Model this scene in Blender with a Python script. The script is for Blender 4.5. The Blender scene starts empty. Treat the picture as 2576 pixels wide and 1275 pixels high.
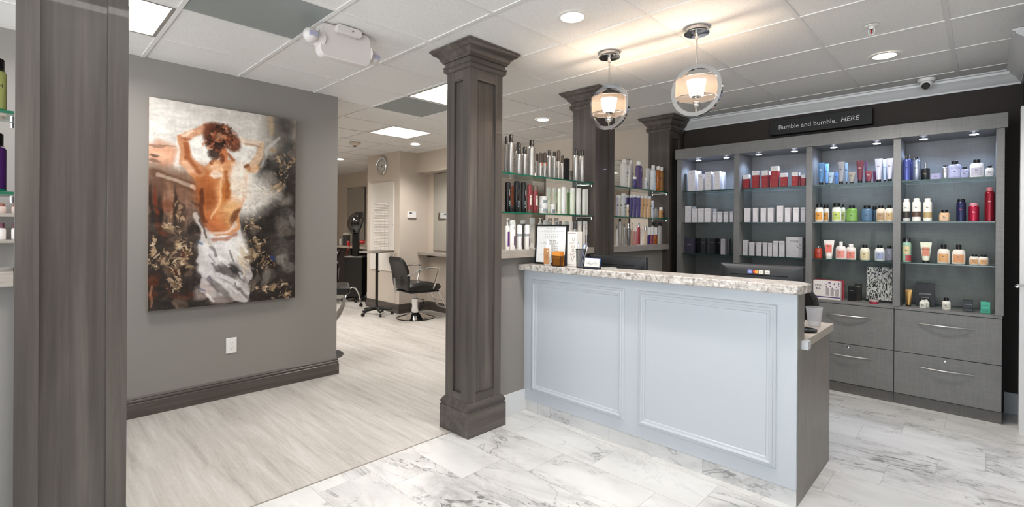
import bpy, bmesh, math, random
import numpy as np
from mathutils import Vector, Matrix
random.seed(7)
S = bpy.context.scene
COL = S.collection
PI = math.pi

# ---------------------------------------------------------------- camera
CF, CYAW, CPITCH, CROLL, CCY, CH = 1217.157, 0.797394550, -0.00102088920, -0.00661595013, 574.812, 1.36
_f = np.array([math.sin(CYAW)*math.cos(CPITCH), math.cos(CYAW)*math.cos(CPITCH), math.sin(CPITCH)])
_r0 = np.array([math.cos(CYAW), -math.sin(CYAW), 0.0]); _d0 = np.cross(_f, _r0)
_r = math.cos(CROLL)*_r0+math.sin(CROLL)*_d0; _d = math.cos(CROLL)*_d0-math.sin(CROLL)*_r0
cam_d = bpy.data.cameras.new('camera'); cam = bpy.data.objects.new('camera', cam_d); COL.objects.link(cam)
cam_d.sensor_fit = 'HORIZONTAL'; cam_d.sensor_width = 36.0; cam_d.lens = CF/2576*36
cam_d.shift_x = 0.0; cam_d.shift_y = -(637.5-CCY)/2576
cam_d.clip_start = 0.02; cam_d.clip_end = 100
cam.matrix_world = Matrix(((_r[0], -_d[0], -_f[0], 0), (_r[1], -_d[1], -_f[1], 0), (_r[2], -_d[2], -_f[2], CH), (0, 0, 0, 1)))
S.camera = cam

# measuring helpers: where the sight line through a point of the photograph meets a known plane of the room
def ray(x, y): return (x-1288)*_r+(y-CCY)*_d+CF*_f
def atY(x, y, Y): v = ray(x, y); return v*(Y/v[1])+np.array([0, 0, CH])
def atX(x, y, X): v = ray(x, y); return v*(X/v[0])+np.array([0, 0, CH])
def depth(X, Y): return X*_f[0]+Y*_f[1]
def z_at(X, Y, y): return CH-(y-CCY)/CF*depth(X, Y)

# ---------------------------------------------------------------- light and exposure
S.view_settings.view_transform = 'Standard'; S.view_settings.look = 'None'
S.view_settings.exposure = 0.50; S.view_settings.gamma = 1.0; S.view_settings.use_curve_mapping = False
W = bpy.data.worlds.new('world'); S.world = W; W.use_nodes = True
bg = W.node_tree.nodes['Background']; bg.inputs[1].default_value = 2.0
# overcast blue-white sky above, brighter half below the horizon added to light the ceiling
_n, _l = W.node_tree.nodes, W.node_tree.links
_tc = _n.new('ShaderNodeTexCoord'); _sp = _n.new('ShaderNodeSeparateXYZ'); _cr = _n.new('ShaderNodeValToRGB'); _ma = _n.new('ShaderNodeMath'); _ma.operation = 'MULTIPLY_ADD'
_l.new(_tc.outputs['Generated'], _sp.inputs[0]); _l.new(_sp.outputs[2], _ma.inputs[0]); _ma.inputs[1].default_value = 4.0; _ma.inputs[2].default_value = 0.5
_l.new(_ma.outputs[0], _cr.inputs[0]); _cr.color_ramp.elements[0].color = (2.6, 2.75, 2.85, 1); _cr.color_ramp.elements[1].color = (0.70, 0.86, 1.0, 1); _l.new(_cr.outputs[0], bg.inputs[0])
S.cycles.max_bounces = 8; S.cycles.diffuse_bounces = 5; S.cycles.glossy_bounces = 4; S.cycles.transmission_bounces = 6
S.cycles.transparent_max_bounces = 16; S.cycles.caustics_reflective = False; S.cycles.caustics_refractive = False
S.cycles.sample_clamp_indirect = 4.0
TROFFER_E, CAN_W, PUCK_W, PEND_E, PEND_W = 22.0, 60.0, 5.0, 6.0, 5.0

def portal(name, loc, sx, sy, rot):
    l = bpy.data.lights.new(name, 'AREA'); l.shape = 'RECTANGLE'; l.size = sx; l.size_y = sy; l.cycles.is_portal = True
    o = bpy.data.objects.new(name, l); COL.objects.link(o); o.location = loc; o.rotation_euler = rot
portal('window_light', (-2.72, 0.7, 1.35), 2.2, 6.8, (0, -PI/2, 0))
CEIL = 2.56

# ---------------------------------------------------------------- materials
def lin(h):
    if isinstance(h, str):
        h = h.lstrip('#'); h = ''.join(q*2 for q in h) if len(h) == 3 else h; c = [int(h[i:i+2], 16)/255 for i in (0, 2, 4)]
    else: c = h
    return tuple((v/12.92 if v <= 0.04045 else ((v+0.055)/1.055)**2.4) for v in c)+(1.0,)
_M = {}
def mat(name, col='#808080', rough=0.5, metal=0.0, spec=0.5, emit=None, estr=0, coat=0.0, trans=0.0, ior=1.45, alpha=1.0):
    key = name
    if key in _M: return _M[key]
    m = bpy.data.materials.new(name); m.use_nodes = True; b = m.node_tree.nodes['Principled BSDF']
    b.inputs['Base Color'].default_value = lin(col); b.inputs['Roughness'].default_value = rough
    b.inputs['Metallic'].default_value = metal; b.inputs['Specular IOR Level'].default_value = spec
    b.inputs['Coat Weight'].default_value = coat; b.inputs['IOR'].default_value = ior
    b.inputs['Transmission Weight'].default_value = trans; b.inputs['Alpha'].default_value = alpha
    if emit:
        b.inputs['Emission Color'].default_value = lin(emit); b.inputs['Emission Strength'].default_value = estr
    _M[key] = m; return m
def nt(m): return m.node_tree.nodes, m.node_tree.links, m.node_tree.nodes['Principled BSDF']
def N(nodes, t, **k):
    n = nodes.new(t)
    for a, v in k.items():
        if a in ('operation', 'blend_type', 'data_type', 'feature', 'distance', 'noise_dimensions', 'clamp', 'attribute_name'): setattr(n, a, v)
        else: n.inputs[a.replace('_', ' ')].default_value = v
    return n
def texco(m, scale=(1, 1, 1), rot=(0, 0, 0)):
    ns, ls, b = nt(m); tc = ns.new('ShaderNodeTexCoord'); mp = ns.new('ShaderNodeMapping')
    mp.inputs['Scale'].default_value = scale; mp.inputs['Rotation'].default_value = rot
    ls.new(tc.outputs['Object'], mp.inputs['Vector']); return mp.outputs[0]
def ramp(m, fac, stops):
    ns, ls, b = nt(m); r = ns.new('ShaderNodeValToRGB'); e = r.color_ramp.elements
    while len(e) < len(stops): e.new(0.5)
    for i, (p, c) in enumerate(stops): e[i].position = p; e[i].color = lin(c)
    ls.new(fac, r.inputs[0]); return r.outputs[0]
def bump(m, h, strength=0.2, dist=0.002):
    ns, ls, b = nt(m); n = ns.new('ShaderNodeBump'); n.inputs['Strength'].default_value = strength; n.inputs['Distance'].default_value = dist
    ls.new(h, n.inputs['Height']); ls.new(n.outputs[0], b.inputs['Normal'])
def math_(m, op, a, b2=None):
    ns, ls, b = nt(m); n = ns.new('ShaderNodeMath'); n.operation = op
    for i, v in enumerate((a, b2)):
        if v is None: continue
        if isinstance(v, (int, float)): n.inputs[i].default_value = v
        else: ls.new(v, n.inputs[i])
    return n.outputs[0]
def mix(m, fac, a, c, bt='MIX'):
    ns, ls, b = nt(m); n = ns.new('ShaderNodeMix'); n.data_type = 'RGBA'; n.blend_type = bt
    for sock, v in ((n.inputs[0], fac), (n.inputs[6], a), (n.inputs[7], c)):
        if isinstance(v, (int, float)): sock.default_value = v
        elif isinstance(v, (tuple, list, str)): sock.default_value = lin(v)
        else: ls.new(v, sock)
    return n.outputs[2]
def noise(m, vec, scale, detail=4, rough=0.55, dist=0.0):
    ns, ls, b = nt(m); n = ns.new('ShaderNodeTexNoise'); n.inputs['Scale'].default_value = scale; n.inputs['Detail'].default_value = detail
    n.inputs['Roughness'].default_value = rough; n.inputs['Distortion'].default_value = dist; ls.new(vec, n.inputs['Vector']); return n.outputs[0]

def paint(name, col, rough=0.6):
    m = mat(name, col, rough, spec=0.35); v = texco(m); bump(m, noise(m, v, 260, 2), 0.25, 0.0006); return m
def wood(name, axis, dark='#38322f', mid='#504945', light='#6c645e', rough=0.38):
    m = mat(name, mid, rough, spec=0.5, coat=0.1); sc = [26, 26, 26]; sc[axis] = 0.9
    v = texco(m, tuple(sc)); n1 = noise(m, v, 1.0, 6, 0.6, 0.3)
    v2 = texco(m, tuple(2.2 if i != axis else 0.5 for i in range(3))); n2 = noise(m, v2, 1.2, 3)
    f = math_(m, 'ADD', math_(m, 'MULTIPLY', n1, 0.6), math_(m, 'MULTIPLY', n2, 0.4))
    ns, ls, b = nt(m); ls.new(ramp(m, f, [(0.3, dark), (0.5, mid), (0.72, light)]), b.inputs['Base Color'])
    v3 = texco(m, tuple(120 if i != axis else 3 for i in range(3))); bump(m, noise(m, v3, 1.0, 3), 0.2, 0.0006)
    return m
WZ = wood('stained_wood_vertical', 2); WX = wood('stained_wood_along', 0); WY = wood('stained_wood_across', 1)
def linen(name, ax1, ax2, a='#6c6b6a', b2='#838280'):
    m = mat(name, '#777', 0.42, spec=0.45); s1 = [150]*3; s1[ax1] = 8; s2 = [150]*3; s2[ax2] = 8
    n1 = noise(m, texco(m, tuple(s1)), 1.0, 3); n2 = noise(m, texco(m, tuple(s2)), 1.0, 3); n3 = noise(m, texco(m), 7, 3)
    f = math_(m, 'ADD', math_(m, 'ADD', math_(m, 'MULTIPLY', n1, 0.38), math_(m, 'MULTIPLY', n2, 0.38)), math_(m, 'MULTIPLY', n3, 0.24))
    ns, ls, b = nt(m); ls.new(ramp(m, f, [(0.30, a), (0.70, b2)]), b.inputs['Base Color']); return m
LIN = linen('linen_laminate', 1, 2); LINX = linen('linen_laminate_end', 0, 2)
GREYLAM = linen('grey_laminate', 2, 2, '#7a746e', '#8d8780')
DESKTOP = linen('beige_laminate', 0, 1, '#9d9488', '#bdb3a6')
LEDGE = linen('ledge_laminate', 0, 0, '#8a827a', '#a59c93')
ART_P = paint('taupe_paint', '#8a8581'); BEIGE_P = paint('beige_paint', '#cbc0b3'); DARK_P = paint('dark_brown_paint', '#352e2a')
WHITE_T = mat('white_trim', '#dcdcdc', 0.35); WHITE_C = mat('white_lacquer', '#babfc5', 0.3, spec=0.45, coat=0.1)
BLACK = mat('black_plastic', '#121213', 0.35); BLKSAT = mat('black_satin', '#1a1a1c', 0.5); LEATHER = mat('black_leather', '#161514', 0.32, spec=0.6)
CHROME = mat('chrome', '#e6e6e6', 0.08, 1.0); STEEL = mat('brushed_steel', '#b9b9b9', 0.28, 1.0); MIRR = mat('mirror_glass', '#dfe3e3', 0.01, 1.0)
WHITE = mat('white_plastic', '#e9e7e4', 0.4)

def ceiling_mat():
    m = mat('ceiling_tile', '#d2d0ce', 0.85, spec=0.2); ns, ls, b = nt(m); v = texco(m)
    n = noise(m, v, 330, 2, 0.6); n2 = noise(m, v, 90, 3)
    ls.new(ramp(m, n, [(0.30, '#b5b3b1'), (0.42, '#e3e1df'), (1.0, '#e9e7e5')]), b.inputs['Base Color'])
    bump(m, math_(m, 'ADD', n, n2), 0.35, 0.0012); return m
TILE = ceiling_mat(); TBAR = mat('ceiling_bar', '#dcdad8', 0.5)

def glass_mix(name, col, mixf, rough=0.03, gl=1.0):
    if name in _M: return _M[name]
    m = bpy.data.materials.new(name); m.use_nodes = True; ns, ls = m.node_tree.nodes, m.node_tree.links
    for n in list(ns):
        if n.type == 'BSDF_PRINCIPLED': ns.remove(n)
    out = [n for n in ns if n.type == 'OUTPUT_MATERIAL'][0]
    t = ns.new('ShaderNodeBsdfTransparent'); t.inputs[0].default_value = lin(col)
    g = ns.new('ShaderNodeBsdfGlossy'); g.inputs[0].default_value = (gl, gl, gl, 1); g.inputs[1].default_value = rough
    fr = ns.new('ShaderNodeFresnel'); fr.inputs[0].default_value = 1.5
    a = ns.new('ShaderNodeMath'); a.operation = 'MULTIPLY_ADD'; a.inputs[1].default_value = 0.75; a.inputs[2].default_value = mixf
    ls.new(fr.outputs[0], a.inputs[0]); mx = ns.new('ShaderNodeMixShader')
    ls.new(a.outputs[0], mx.inputs[0]); ls.new(t.outputs[0], mx.inputs[1]); ls.new(g.outputs[0], mx.inputs[2]); ls.new(mx.outputs[0], out.inputs[0])
    _M[name] = m; return m
GLASS = glass_mix('clear_shelf_glass', '#e3efe9', 0.02); CLEARP = glass_mix('clear_plastic', '#d5d5d5', 0.06, 0.1); SMOKE = glass_mix('smoked_plastic', '#8a8784', 0.08, 0.12)
GEDGE = mat('green_glass_edge', '#0d5a42', 0.12, spec=0.8)
HOODG = glass_mix('smoked_hood', '#5c5a57', 0.06, 0.05)
def translucent(name, col, tf):
    m = bpy.data.materials.new(name); m.use_nodes = True; ns, ls = m.node_tree.nodes, m.node_tree.links
    for n in list(ns):
        if n.type == 'BSDF_PRINCIPLED': ns.remove(n)
    out = [n for n in ns if n.type == 'OUTPUT_MATERIAL'][0]
    t = ns.new('ShaderNodeBsdfTransparent'); a = ns.new('ShaderNodeBsdfTranslucent'); a.inputs[0].default_value = lin(col)
    d = ns.new('ShaderNodeBsdfDiffuse'); d.inputs[0].default_value = lin(col)
    m1 = ns.new('ShaderNodeMixShader'); m1.inputs[0].default_value = 0.4; ls.new(a.outputs[0], m1.inputs[1]); ls.new(d.outputs[0], m1.inputs[2])
    m2 = ns.new('ShaderNodeMixShader'); m2.inputs[0].default_value = tf; ls.new(t.outputs[0], m2.inputs[1]); ls.new(m1.outputs[0], m2.inputs[2])
    ls.new(m2.outputs[0], out.inputs[0]); return m
ORGANZA = translucent('organza_shade', '#f3e2d2', 0.42)
MESHM = translucent('black_wire_mesh', '#101010', 0.5)
CUPM = translucent('frosted_cup_plastic', '#d9d9dc', 0.5)

def marble(name, kick=False):
    m = mat(name, '#e4e2e0', 0.27, spec=0.5); ns, ls, b = nt(m)
    tc = ns.new('ShaderNodeTexCoord'); sp = ns.new('ShaderNodeSeparateXYZ'); ls.new(tc.outputs['Object'], sp.inputs[0])
    if kick: u, v0, w, L = sp.outputs[2], sp.outputs[1], 5.0, 0.61
    else: u, v0, w, L = sp.outputs[0], sp.outputs[1], 0.3075, 0.61
    ur = math_(m, 'DIVIDE', math_(m, 'SUBTRACT', u, 2.31 if not kick else -1), w); row = math_(m, 'FLOOR', ur)
    vv = math_(m, 'DIVIDE', math_(m, 'SUBTRACT', math_(m, 'ADD', v0, math_(m, 'MULTIPLY', row, 0.2033)), 1.613 if not kick else 0.835), L)
    col = math_(m, 'FLOOR', vv)
    cb = ns.new('ShaderNodeCombineXYZ'); ls.new(row, cb.inputs[0]); ls.new(col, cb.inputs[1])
    wn = ns.new('ShaderNodeTexWhiteNoise'); wn.noise_dimensions = '3D'; ls.new(cb.outputs[0], wn.inputs['Vector'])
    sc = ns.new('ShaderNodeVectorMath'); sc.operation = 'SCALE'; sc.inputs['Scale'].default_value = 30; ls.new(wn.outputs['Color'], sc.inputs[0])
    ad = ns.new('ShaderNodeVectorMath'); ad.operation = 'ADD'; ls.new(tc.outputs['Object'], ad.inputs[0]); ls.new(sc.outputs[0], ad.inputs[1])
    mp = ns.new('ShaderNodeMapping'); mp.inputs['Rotation'].default_value = (0, 0, 0.55); mp.inputs['Scale'].default_value = (1.9, 0.85, 1.5); ls.new(ad.outputs[0], mp.inputs[0])
    p = mp.outputs[0]
    def vein(scale, width, dist, sharp):
        n = noise(m, p, scale, 7, 0.58, dist); r = math_(m, 'ABSOLUTE', math_(m, 'SUBTRACT', n, 0.5)); q = math_(m, 'SUBTRACT', 1.0, math_(m, 'DIVIDE', r, width))
        ns_, ls_, _ = nt(m); c = ns_.new('ShaderNodeClamp'); ls_.new(q, c.inputs[0]); return math_(m, 'POWER', c.outputs[0], sharp)
    mask = noise(m, p, 1.3, 3); mk = ns.new('ShaderNodeMapRange'); mk.inputs[1].default_value = 0.40; mk.inputs[2].default_value = 0.64; ls.new(mask, mk.inputs[0])
    v1 = math_(m, 'MULTIPLY', vein(1.5, 0.016, 1.4, 1.3), mk.outputs[0]); v2 = math_(m, 'MULTIPLY', vein(1.1, 0.11, 1.2, 1.9), mk.outputs[0])
    v3 = math_(m, 'MULTIPLY', vein(3.4, 0.02, 1.0, 1.5), mk.outputs[0])
    cloud = noise(m, p, 2.4, 5)
    base = ramp(m, cloud, [(0.25, '#c4c3c2'), (0.45, '#d2d1cf'), (0.65, '#dad9d7')])
    c1 = mix(m, math_(m, 'MULTIPLY', v2, 0.6), base, '#949292'); c1 = mix(m, math_(m, 'MULTIPLY', v3, 0.4), c1, '#a0968c')
    c1 = mix(m, math_(m, 'MULTIPLY', v1, 0.85), c1, '#5a5654')
    def edge(f, period):
        fr = math_(m, 'FRACT', f); a = math_(m, 'MINIMUM', fr, math_(m, 'SUBTRACT', 1.0, fr)); return math_(m, 'LESS_THAN', math_(m, 'MULTIPLY', a, period), 0.0014)
    g = math_(m, 'MAXIMUM', edge(ur, w), edge(vv, L)); c1 = mix(m, math_(m, 'MULTIPLY', g, 0.7), c1, '#a09d99')
    ls.new(c1, b.inputs['Base Color']); return m
MARBLE = marble('marble_floor_tile'); MKICK = marble('marble_kick_tile', True)
def vinyl():
    m = mat('streaked_vinyl', '#cfc6bb', 0.4, spec=0.4); ns, ls, b = nt(m)
    n1 = noise(m, texco(m, (26, 1.6, 1)), 1.0, 6, 0.65, 0.6); n2 = noise(m, texco(m, (5, 0.7, 1)), 1.0, 4, 0.6, 0.4); n3 = noise(m, texco(m, (140, 20, 1)), 1.0, 2)
    f = math_(m, 'ADD', math_(m, 'ADD', math_(m, 'MULTIPLY', n1, 0.5), math_(m, 'MULTIPLY', n2, 0.35)), math_(m, 'MULTIPLY', n3, 0.15))
    ls.new(ramp(m, f, [(0.34, '#968f89'), (0.46, '#b1aca5'), (0.56, '#c0bbb5'), (0.68, '#cfccc7')]), b.inputs['Base Color']); return m
VINYL = vinyl()
def granite():
    m = mat('speckled_granite', '#b9b2aa', 0.3, spec=0.5); ns, ls, b = nt(m); v = texco(m)
    vo = ns.new('ShaderNodeTexVoronoi'); vo.inputs['Scale'].default_value = 42; mp = texco(m, (1, 0.6, 1)); nz = ns.new('ShaderNodeTexNoise'); nz.inputs['Scale'].default_value = 30
    ls.new(mp, nz.inputs[0]); mv = ns.new('ShaderNodeMix'); mv.data_type = 'VECTOR'; mv.inputs[0].default_value = 0.05; ls.new(mp, mv.inputs[4]); ls.new(nz.outputs['Color'], mv.inputs[5]); ls.new(mv.outputs[1], vo.inputs[0])
    n1 = noise(m, v, 38, 6, 0.7, 0.8); n2 = noise(m, v, 14, 4)
    c = ramp(m, n1, [(0.36, '#55504e'), (0.44, '#8f8985'), (0.5, '#c4beb8'), (0.6, '#e2dfdb')])
    c = mix(m, 0.35, c, ramp(m, vo.outputs['Distance'], [(0.1, '#e8e6e4'), (0.7, '#7c7672')])); c = mix(m, math_(m, 'MULTIPLY', n2, 0.35), c, '#b3a08a')
    ls.new(c, b.inputs['Base Color']); return m
GRAN = granite()

# ---------------------------------------------------------------- mesh helpers
class B:
    def __init__(s): s.b = bmesh.new()
    def box(s, x0, x1, y0, y1, z0, z1):
        r = bmesh.ops.create_cube(s.b, size=1.0)
        for v in r['verts']: v.co = Vector((x0+(v.co.x+.5)*(x1-x0), y0+(v.co.y+.5)*(y1-y0), z0+(v.co.z+.5)*(z1-z0)))
        return s
    def poly(s, pts):
        s.b.faces.new([s.b.verts.new(Vector(p)) for p in pts]); return s
    def prism(s, pts, z0, z1, m=None):
        m = m or (lambda a, b_, c: (a, b_, c))
        lo = [s.b.verts.new(Vector(m(p[0], p[1], z0))) for p in pts]; hi = [s.b.verts.new(Vector(m(p[0], p[1], z1))) for p in pts]; n = len(pts)
        s.b.faces.new(lo[::-1]); s.b.faces.new(hi)
        for i in range(n): s.b.faces.new([lo[i], lo[(i+1) % n], hi[(i+1) % n], hi[i]])
        return s
    def loft(s, rings, closed=True, cap=True):
        vs = [[s.b.verts.new(Vector(p)) for p in r] for r in rings]; n = len(vs[0])
        for a, b_ in zip(vs, vs[1:]):
            for i in range(n if closed else n-1): s.b.faces.new([a[i], a[(i+1) % n], b_[(i+1) % n], b_[i]])
        if cap and closed: s.b.faces.new(vs[0][::-1]); s.b.faces.new(vs[-1])
        return s
    def lathe(s, prof, seg=20, sx=1.0, sy=1.0, c=(0, 0, 0), cap=True, a0=0, a1=2*PI):
        full = abs(a1-a0-2*PI) < 1e-6; k = seg if full else seg+1; rings = []
        for (r, z) in prof:
            r = max(r, 1e-5); rings.append([(c[0]+r*sx*math.cos(a0+(a1-a0)*i/seg), c[1]+r*sy*math.sin(a0+(a1-a0)*i/seg), c[2]+z) for i in range(k)])
        return s.loft(rings, full, cap and full)
    def tube(s, pts, r, seg=8, closed=False):
        P = [Vector(p) for p in pts]; n = len(P); rings = []; up = Vector((0, 0, 1)); prev = None
        for i in range(n):
            if closed: t = (P[(i+1) % n]-P[i-1]).normalized()
            else: t = (P[min(i+1, n-1)]-P[max(i-1, 0)]).normalized()
            if prev is None:
                u = t.cross(up)
                if u.length < 1e-3: u = t.cross(Vector((1, 0, 0)))
                u.normalize()
            else:
                u = (prev-t*prev.dot(t)).normalized()
            prev = u; w = t.cross(u); rr = r[i] if isinstance(r, (list, tuple)) else r
            rings.append([P[i]+(u*math.cos(2*PI*k/seg)+w*math.sin(2*PI*k/seg))*rr for k in range(seg)])
        if closed: rings.append(rings[0]); s.loft(rings, True, False)
        else: s.loft(rings)
        return s
    def sphere(s, c, r, sx=1, sy=1, sz=1, seg=20):
        n = seg//2; prof = [(r*math.sin(PI*i/n), -r*math.cos(PI*i/n)*sz) for i in range(n+1)]; return s.lathe(prof, seg, sx, sy, c, cap=True)
    def xform(s, M): bmesh.ops.transform(s.b, matrix=M, verts=s.b.verts); return s
    def obj(s, name, m, parent=None, bev=0, smooth=True, ang=0.6, seg=2):
        bmesh.ops.remove_doubles(s.b, verts=s.b.verts, dist=1e-6)
        s.b.faces.ensure_lookup_table(); bmesh.ops.recalc_face_normals(s.b, faces=s.b.faces)
        if smooth:
            for f in s.b.faces: f.smooth = True
            for e in s.b.edges:
                if len(e.link_faces) == 2 and e.calc_face_angle(0) > ang: e.smooth = False
        me = bpy.data.meshes.new(name); s.b.to_mesh(me); s.b.free(); me.materials.append(m)
        o = bpy.data.objects.new(name, me); COL.objects.link(o)
        if parent is not None: o.parent = parent
        if bev:
            md = o.modifiers.new('bevel', 'BEVEL'); md.width = bev; md.segments = seg; md.limit_method = 'ANGLE'; md.angle_limit = 0.7
        return o
def tag(o, label, cat, group=None, kind=None):
    if label: o['label'] = label
    if cat: o['category'] = cat
    if group: o['group'] = group
    if kind: o['kind'] = kind
    return o
def thing(name, label, cat, loc=(0, 0, 0), rz=0.0, group=None):
    o = bpy.data.objects.new(name, None); COL.objects.link(o); o.location = loc; o.rotation_euler = (0, 0, rz); o.empty_display_size = 0.05
    return tag(o, label, cat, group)
def struct(name, b_, m, **k):
    o = b_.obj(name, m, **k); o['kind'] = 'structure'; return o
def dup(root, loc, rz, label=None, group=None):
    r = root.copy(); COL.objects.link(r); r.location = loc; r.rotation_euler = (0, 0, rz)
    if label: r['label'] = label
    if group: r['group'] = group
    for ch in list(root.children):
        c = ch.copy(); COL.objects.link(c); c.parent = r
        for g in ch.children: d = g.copy(); COL.objects.link(d); d.parent = c
    return r
_T = {}
def text(name, s, size, m, parent, loc, rot, align='CENTER', ext=0.0002, sx=1.0, shear=0.0, bold=0.0):
    key = (s, size, m.name, align, shear, bold)
    if key not in _T:
        c = bpy.data.curves.new(name, 'FONT'); c.body = s; c.size = size; c.align_x = align; c.align_y = 'CENTER'; c.extrude = ext; c.shear = shear; c.offset = bold
        c.resolution_u = 3; c.materials.append(m)
        tmp = bpy.data.objects.new(name, c); me = bpy.data.meshes.new_from_object(tmp); bpy.data.objects.remove(tmp); bpy.data.curves.remove(c)
        me.name = name; _T[key] = me
    o = bpy.data.objects.new(name, _T[key]); COL.objects.link(o); o.parent = parent; o.location = loc; o.rotation_euler = rot; o.scale = (sx, 1, 1); return o
FRONT = (PI/2, 0, 0)                 # text standing up, read from the -Y side
UPRIGHT = (PI/2, -PI/2, 0)           # text turned to run up the pack

# ---------------------------------------------------------------- room shell
struct('floor', B().box(-2.7, 5.3, -3.1, 2.535, -0.1, 0), MARBLE, smooth=False)
struct('floor', B().box(-2.7, 5.3, 2.535, 11.0, -0.1, -0.0005), VINYL, smooth=False)
struct('trim_1', B().box(-2.7, 2.05, 2.53, 2.54, -0.01, 0.0015), mat('floor_strip', '#8d857c', 0.4), smooth=False)
PX, PY, GX0, GY0 = 0.618, 0.607, 1.862, 2.585
TRO = [(-3, 1), (1, 1), (2, 4), (-3, -3), (0, -4), (-5, 4), (0, 7), (-1, 9), (-4, 9), (-1, 5), (1, 9), (-3, 7)]  # first three visible; the rest unseen, added to brighten the rooms
GREY = [(-2, 0), (1, 2)]
def cell(i, j): return GX0+i*PX, GX0+(i+1)*PX, GY0+j*PY, GY0+(j+1)*PY
cb_ = B(); gb = B()
for i in range(-8, 6):
    for j in range(-10, 14):
        x0, x1, y0, y1 = cell(i, j); x0 = max(x0, -2.7); x1 = min(x1, 5.3); y0 = max(y0, -3.1); y1 = min(y1, 11.0)
        if x1 <= x0 or y1 <= y0 or (i, j) in TRO or (i, j) in GREY: continue
        cb_.box(x0, x1, y0, y1, CEIL+0.005, CEIL+0.03)
struct('ceiling', cb_, TILE, smooth=False)
for i in range(-8, 7):
    x = GX0+i*PX
    if -2.7 < x < 5.3: gb.box(x-.0115, x+.0115, -3.1, 11.0, CEIL, CEIL+0.02)
for j in range(-10, 15):
    y = GY0+j*PY
    if -3.1 < y < 11: gb.box(-2.7, 5.3, y-.0115, y+.0115, CEIL+0.0003, CEIL+0.02)
struct('trim_2', gb, TBAR, smooth=False)
lid = struct('ceiling', B().box(-2.8, 5.4, -3.2, 11.1, CEIL+0.2, CEIL+0.25), TILE, smooth=False)
# walls
def wallbox(name, x0, x1, y0, y1, z0, z1, m): return struct(name, B().box(x0, x1, y0, y1, z0, z1), m, smooth=False)
wallbox('wall_back', 5.2, 5.4, -0.3, 2.62, -0.1, CEIL+.2, DARK_P)
wallbox('wall_salon', 5.2, 5.4, 2.62, 11.1, -0.1, CEIL+.2, BEIGE_P)
wallbox('wall_art', -2.7, 2.08, 4.30, 4.42, 0, CEIL+.01, ART_P)
wallbox('wall_pier', 4.22, 5.2, 6.60, 7.60, 0, CEIL+.01, BEIGE_P)
wallbox('wall_niche', 4.78, 5.2, 5.0, 6.60, 0, 2.245, BEIGE_P)
wallbox('wall_soffit', 4.55, 5.2, 5.0, 6.60, 2.245, CEIL+.01, BEIGE_P)
wallbox('wall_far', -2.8, 5.4, 11.0, 11.2, -0.1, CEIL+.2, BEIGE_P)
wallbox('wall_right', 4.80, 5.2, -0.35, -0.20, 0, CEIL+.01, DARK_P)
wallbox('wall_entry', 3.49, 3.61, -3.1, -.30, 0, CEIL+.2, DARK_P)
wallbox('wall_lintel', 3.61, 4.80, -0.42, -0.20, 2.2, CEIL+.2, DARK_P)
def window_wall(name, axis, c, a0, a1, o0, o1, sill, head, m, t=0.12):
    b_ = B()
    def bx(p0, p1, z0, z1):
        if axis == 'x': b_.box(c-t, c, p0, p1, z0, z1)
        else: b_.box(p0, p1, c-t, c, z0, z1)
    bx(a0, o0, -0.1, CEIL+.2); bx(o1, a1, -0.1, CEIL+.2); bx(o0, o1, -0.1, sill); bx(o0, o1, head, CEIL+.2); struct(name, b_, m, smooth=False)
window_wall('wall_left', 'x', -2.6, -3.2, 11.1, -2.7, 4.1, 0.25, 2.45, BEIGE_P)
wallbox('wall_front', -2.8, 5.4, -3.12, -3.0, -.1, CEIL+.2, BEIGE_P)
for nm, ax, c, o0, o1 in (('window_1', 'x', -2.66, -2.7, 4.1),):
    b_ = B()
    def bar(p0, p1, z0, z1):
        if ax == 'x': b_.box(c-.025, c+.025, p0, p1, z0, z1)
        else: b_.box(p0, p1, c-.025, c+.025, z0, z1)
    n = 4
    for k in range(n+1):
        p = o0+(o1-o0)*k/n; bar(max(o0, p-.025), min(o1, p+.025), 0.25, 2.45)
    bar(o0, o1, .25, .3); bar(o0, o1, 2.4, 2.45); struct(nm, b_, mat('dark_window_frame', '#3b3b3d', 0.4), smooth=False)
# door in the right wall: only the edge of its white casing and the latch show
d1 = B().box(4.70, 4.80, -0.42, -0.172, 0, 2.2).obj('door_1', WHITE_T); d1['kind'] = 'structure'
B().box(3.62, 4.70, -0.36, -0.32, 0, 2.15).obj('door_leaf', WHITE_T, d1)
B().tube([(4.69, -.19, 1.0), (4.65, -.15, 1.0), (4.60, -.150, 1.0), (4.56, -.155, 1.0)], .008).obj('door_handle', CHROME, d1)

def molding(name, prof, x0, y0, x1, y1, nx, ny, m, ext0=0, ext1=0):
    """profile (out, z) swept along a wall line, standing off it in the direction (nx, ny)"""
    L = math.hypot(x1-x0, y1-y0); tx, ty = (x1-x0)/L, (y1-y0)/L; b_ = B(); rings = []
    for (px, py, e) in ((x0, y0, -ext0), (x1, y1, ext1)):
        rings.append([(px+nx*o+tx*e*(o if e else 0)/max(1e-6, abs(e))*abs(e)*1.0, py+ny*o+ty*e*(o if e else 0)/max(1e-6, abs(e))*abs(e), z) for o, z in prof])
    b_.loft(rings); return struct(name, b_, m)
BB = [(0, 0), (.018, 0), (.018, .098), (.014, .102), (.014, .108), (.018, .112), (.017, .120), (.010, .126), (.012, .132), (.006, .142), (0, .146)]
molding('baseboard_art', BB, -2.6, 4.30, 2.08, 4.30, 0, -1, WX, 0, 1)
molding('baseboard_end', BB, 2.08, 4.30, 2.08, 4.42, 1, 0, WY, 1, 0)
molding('baseboard_pier', BB, 4.22, 6.60, 4.22, 7.60, -1, 0, WY, 1, 0)
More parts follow.
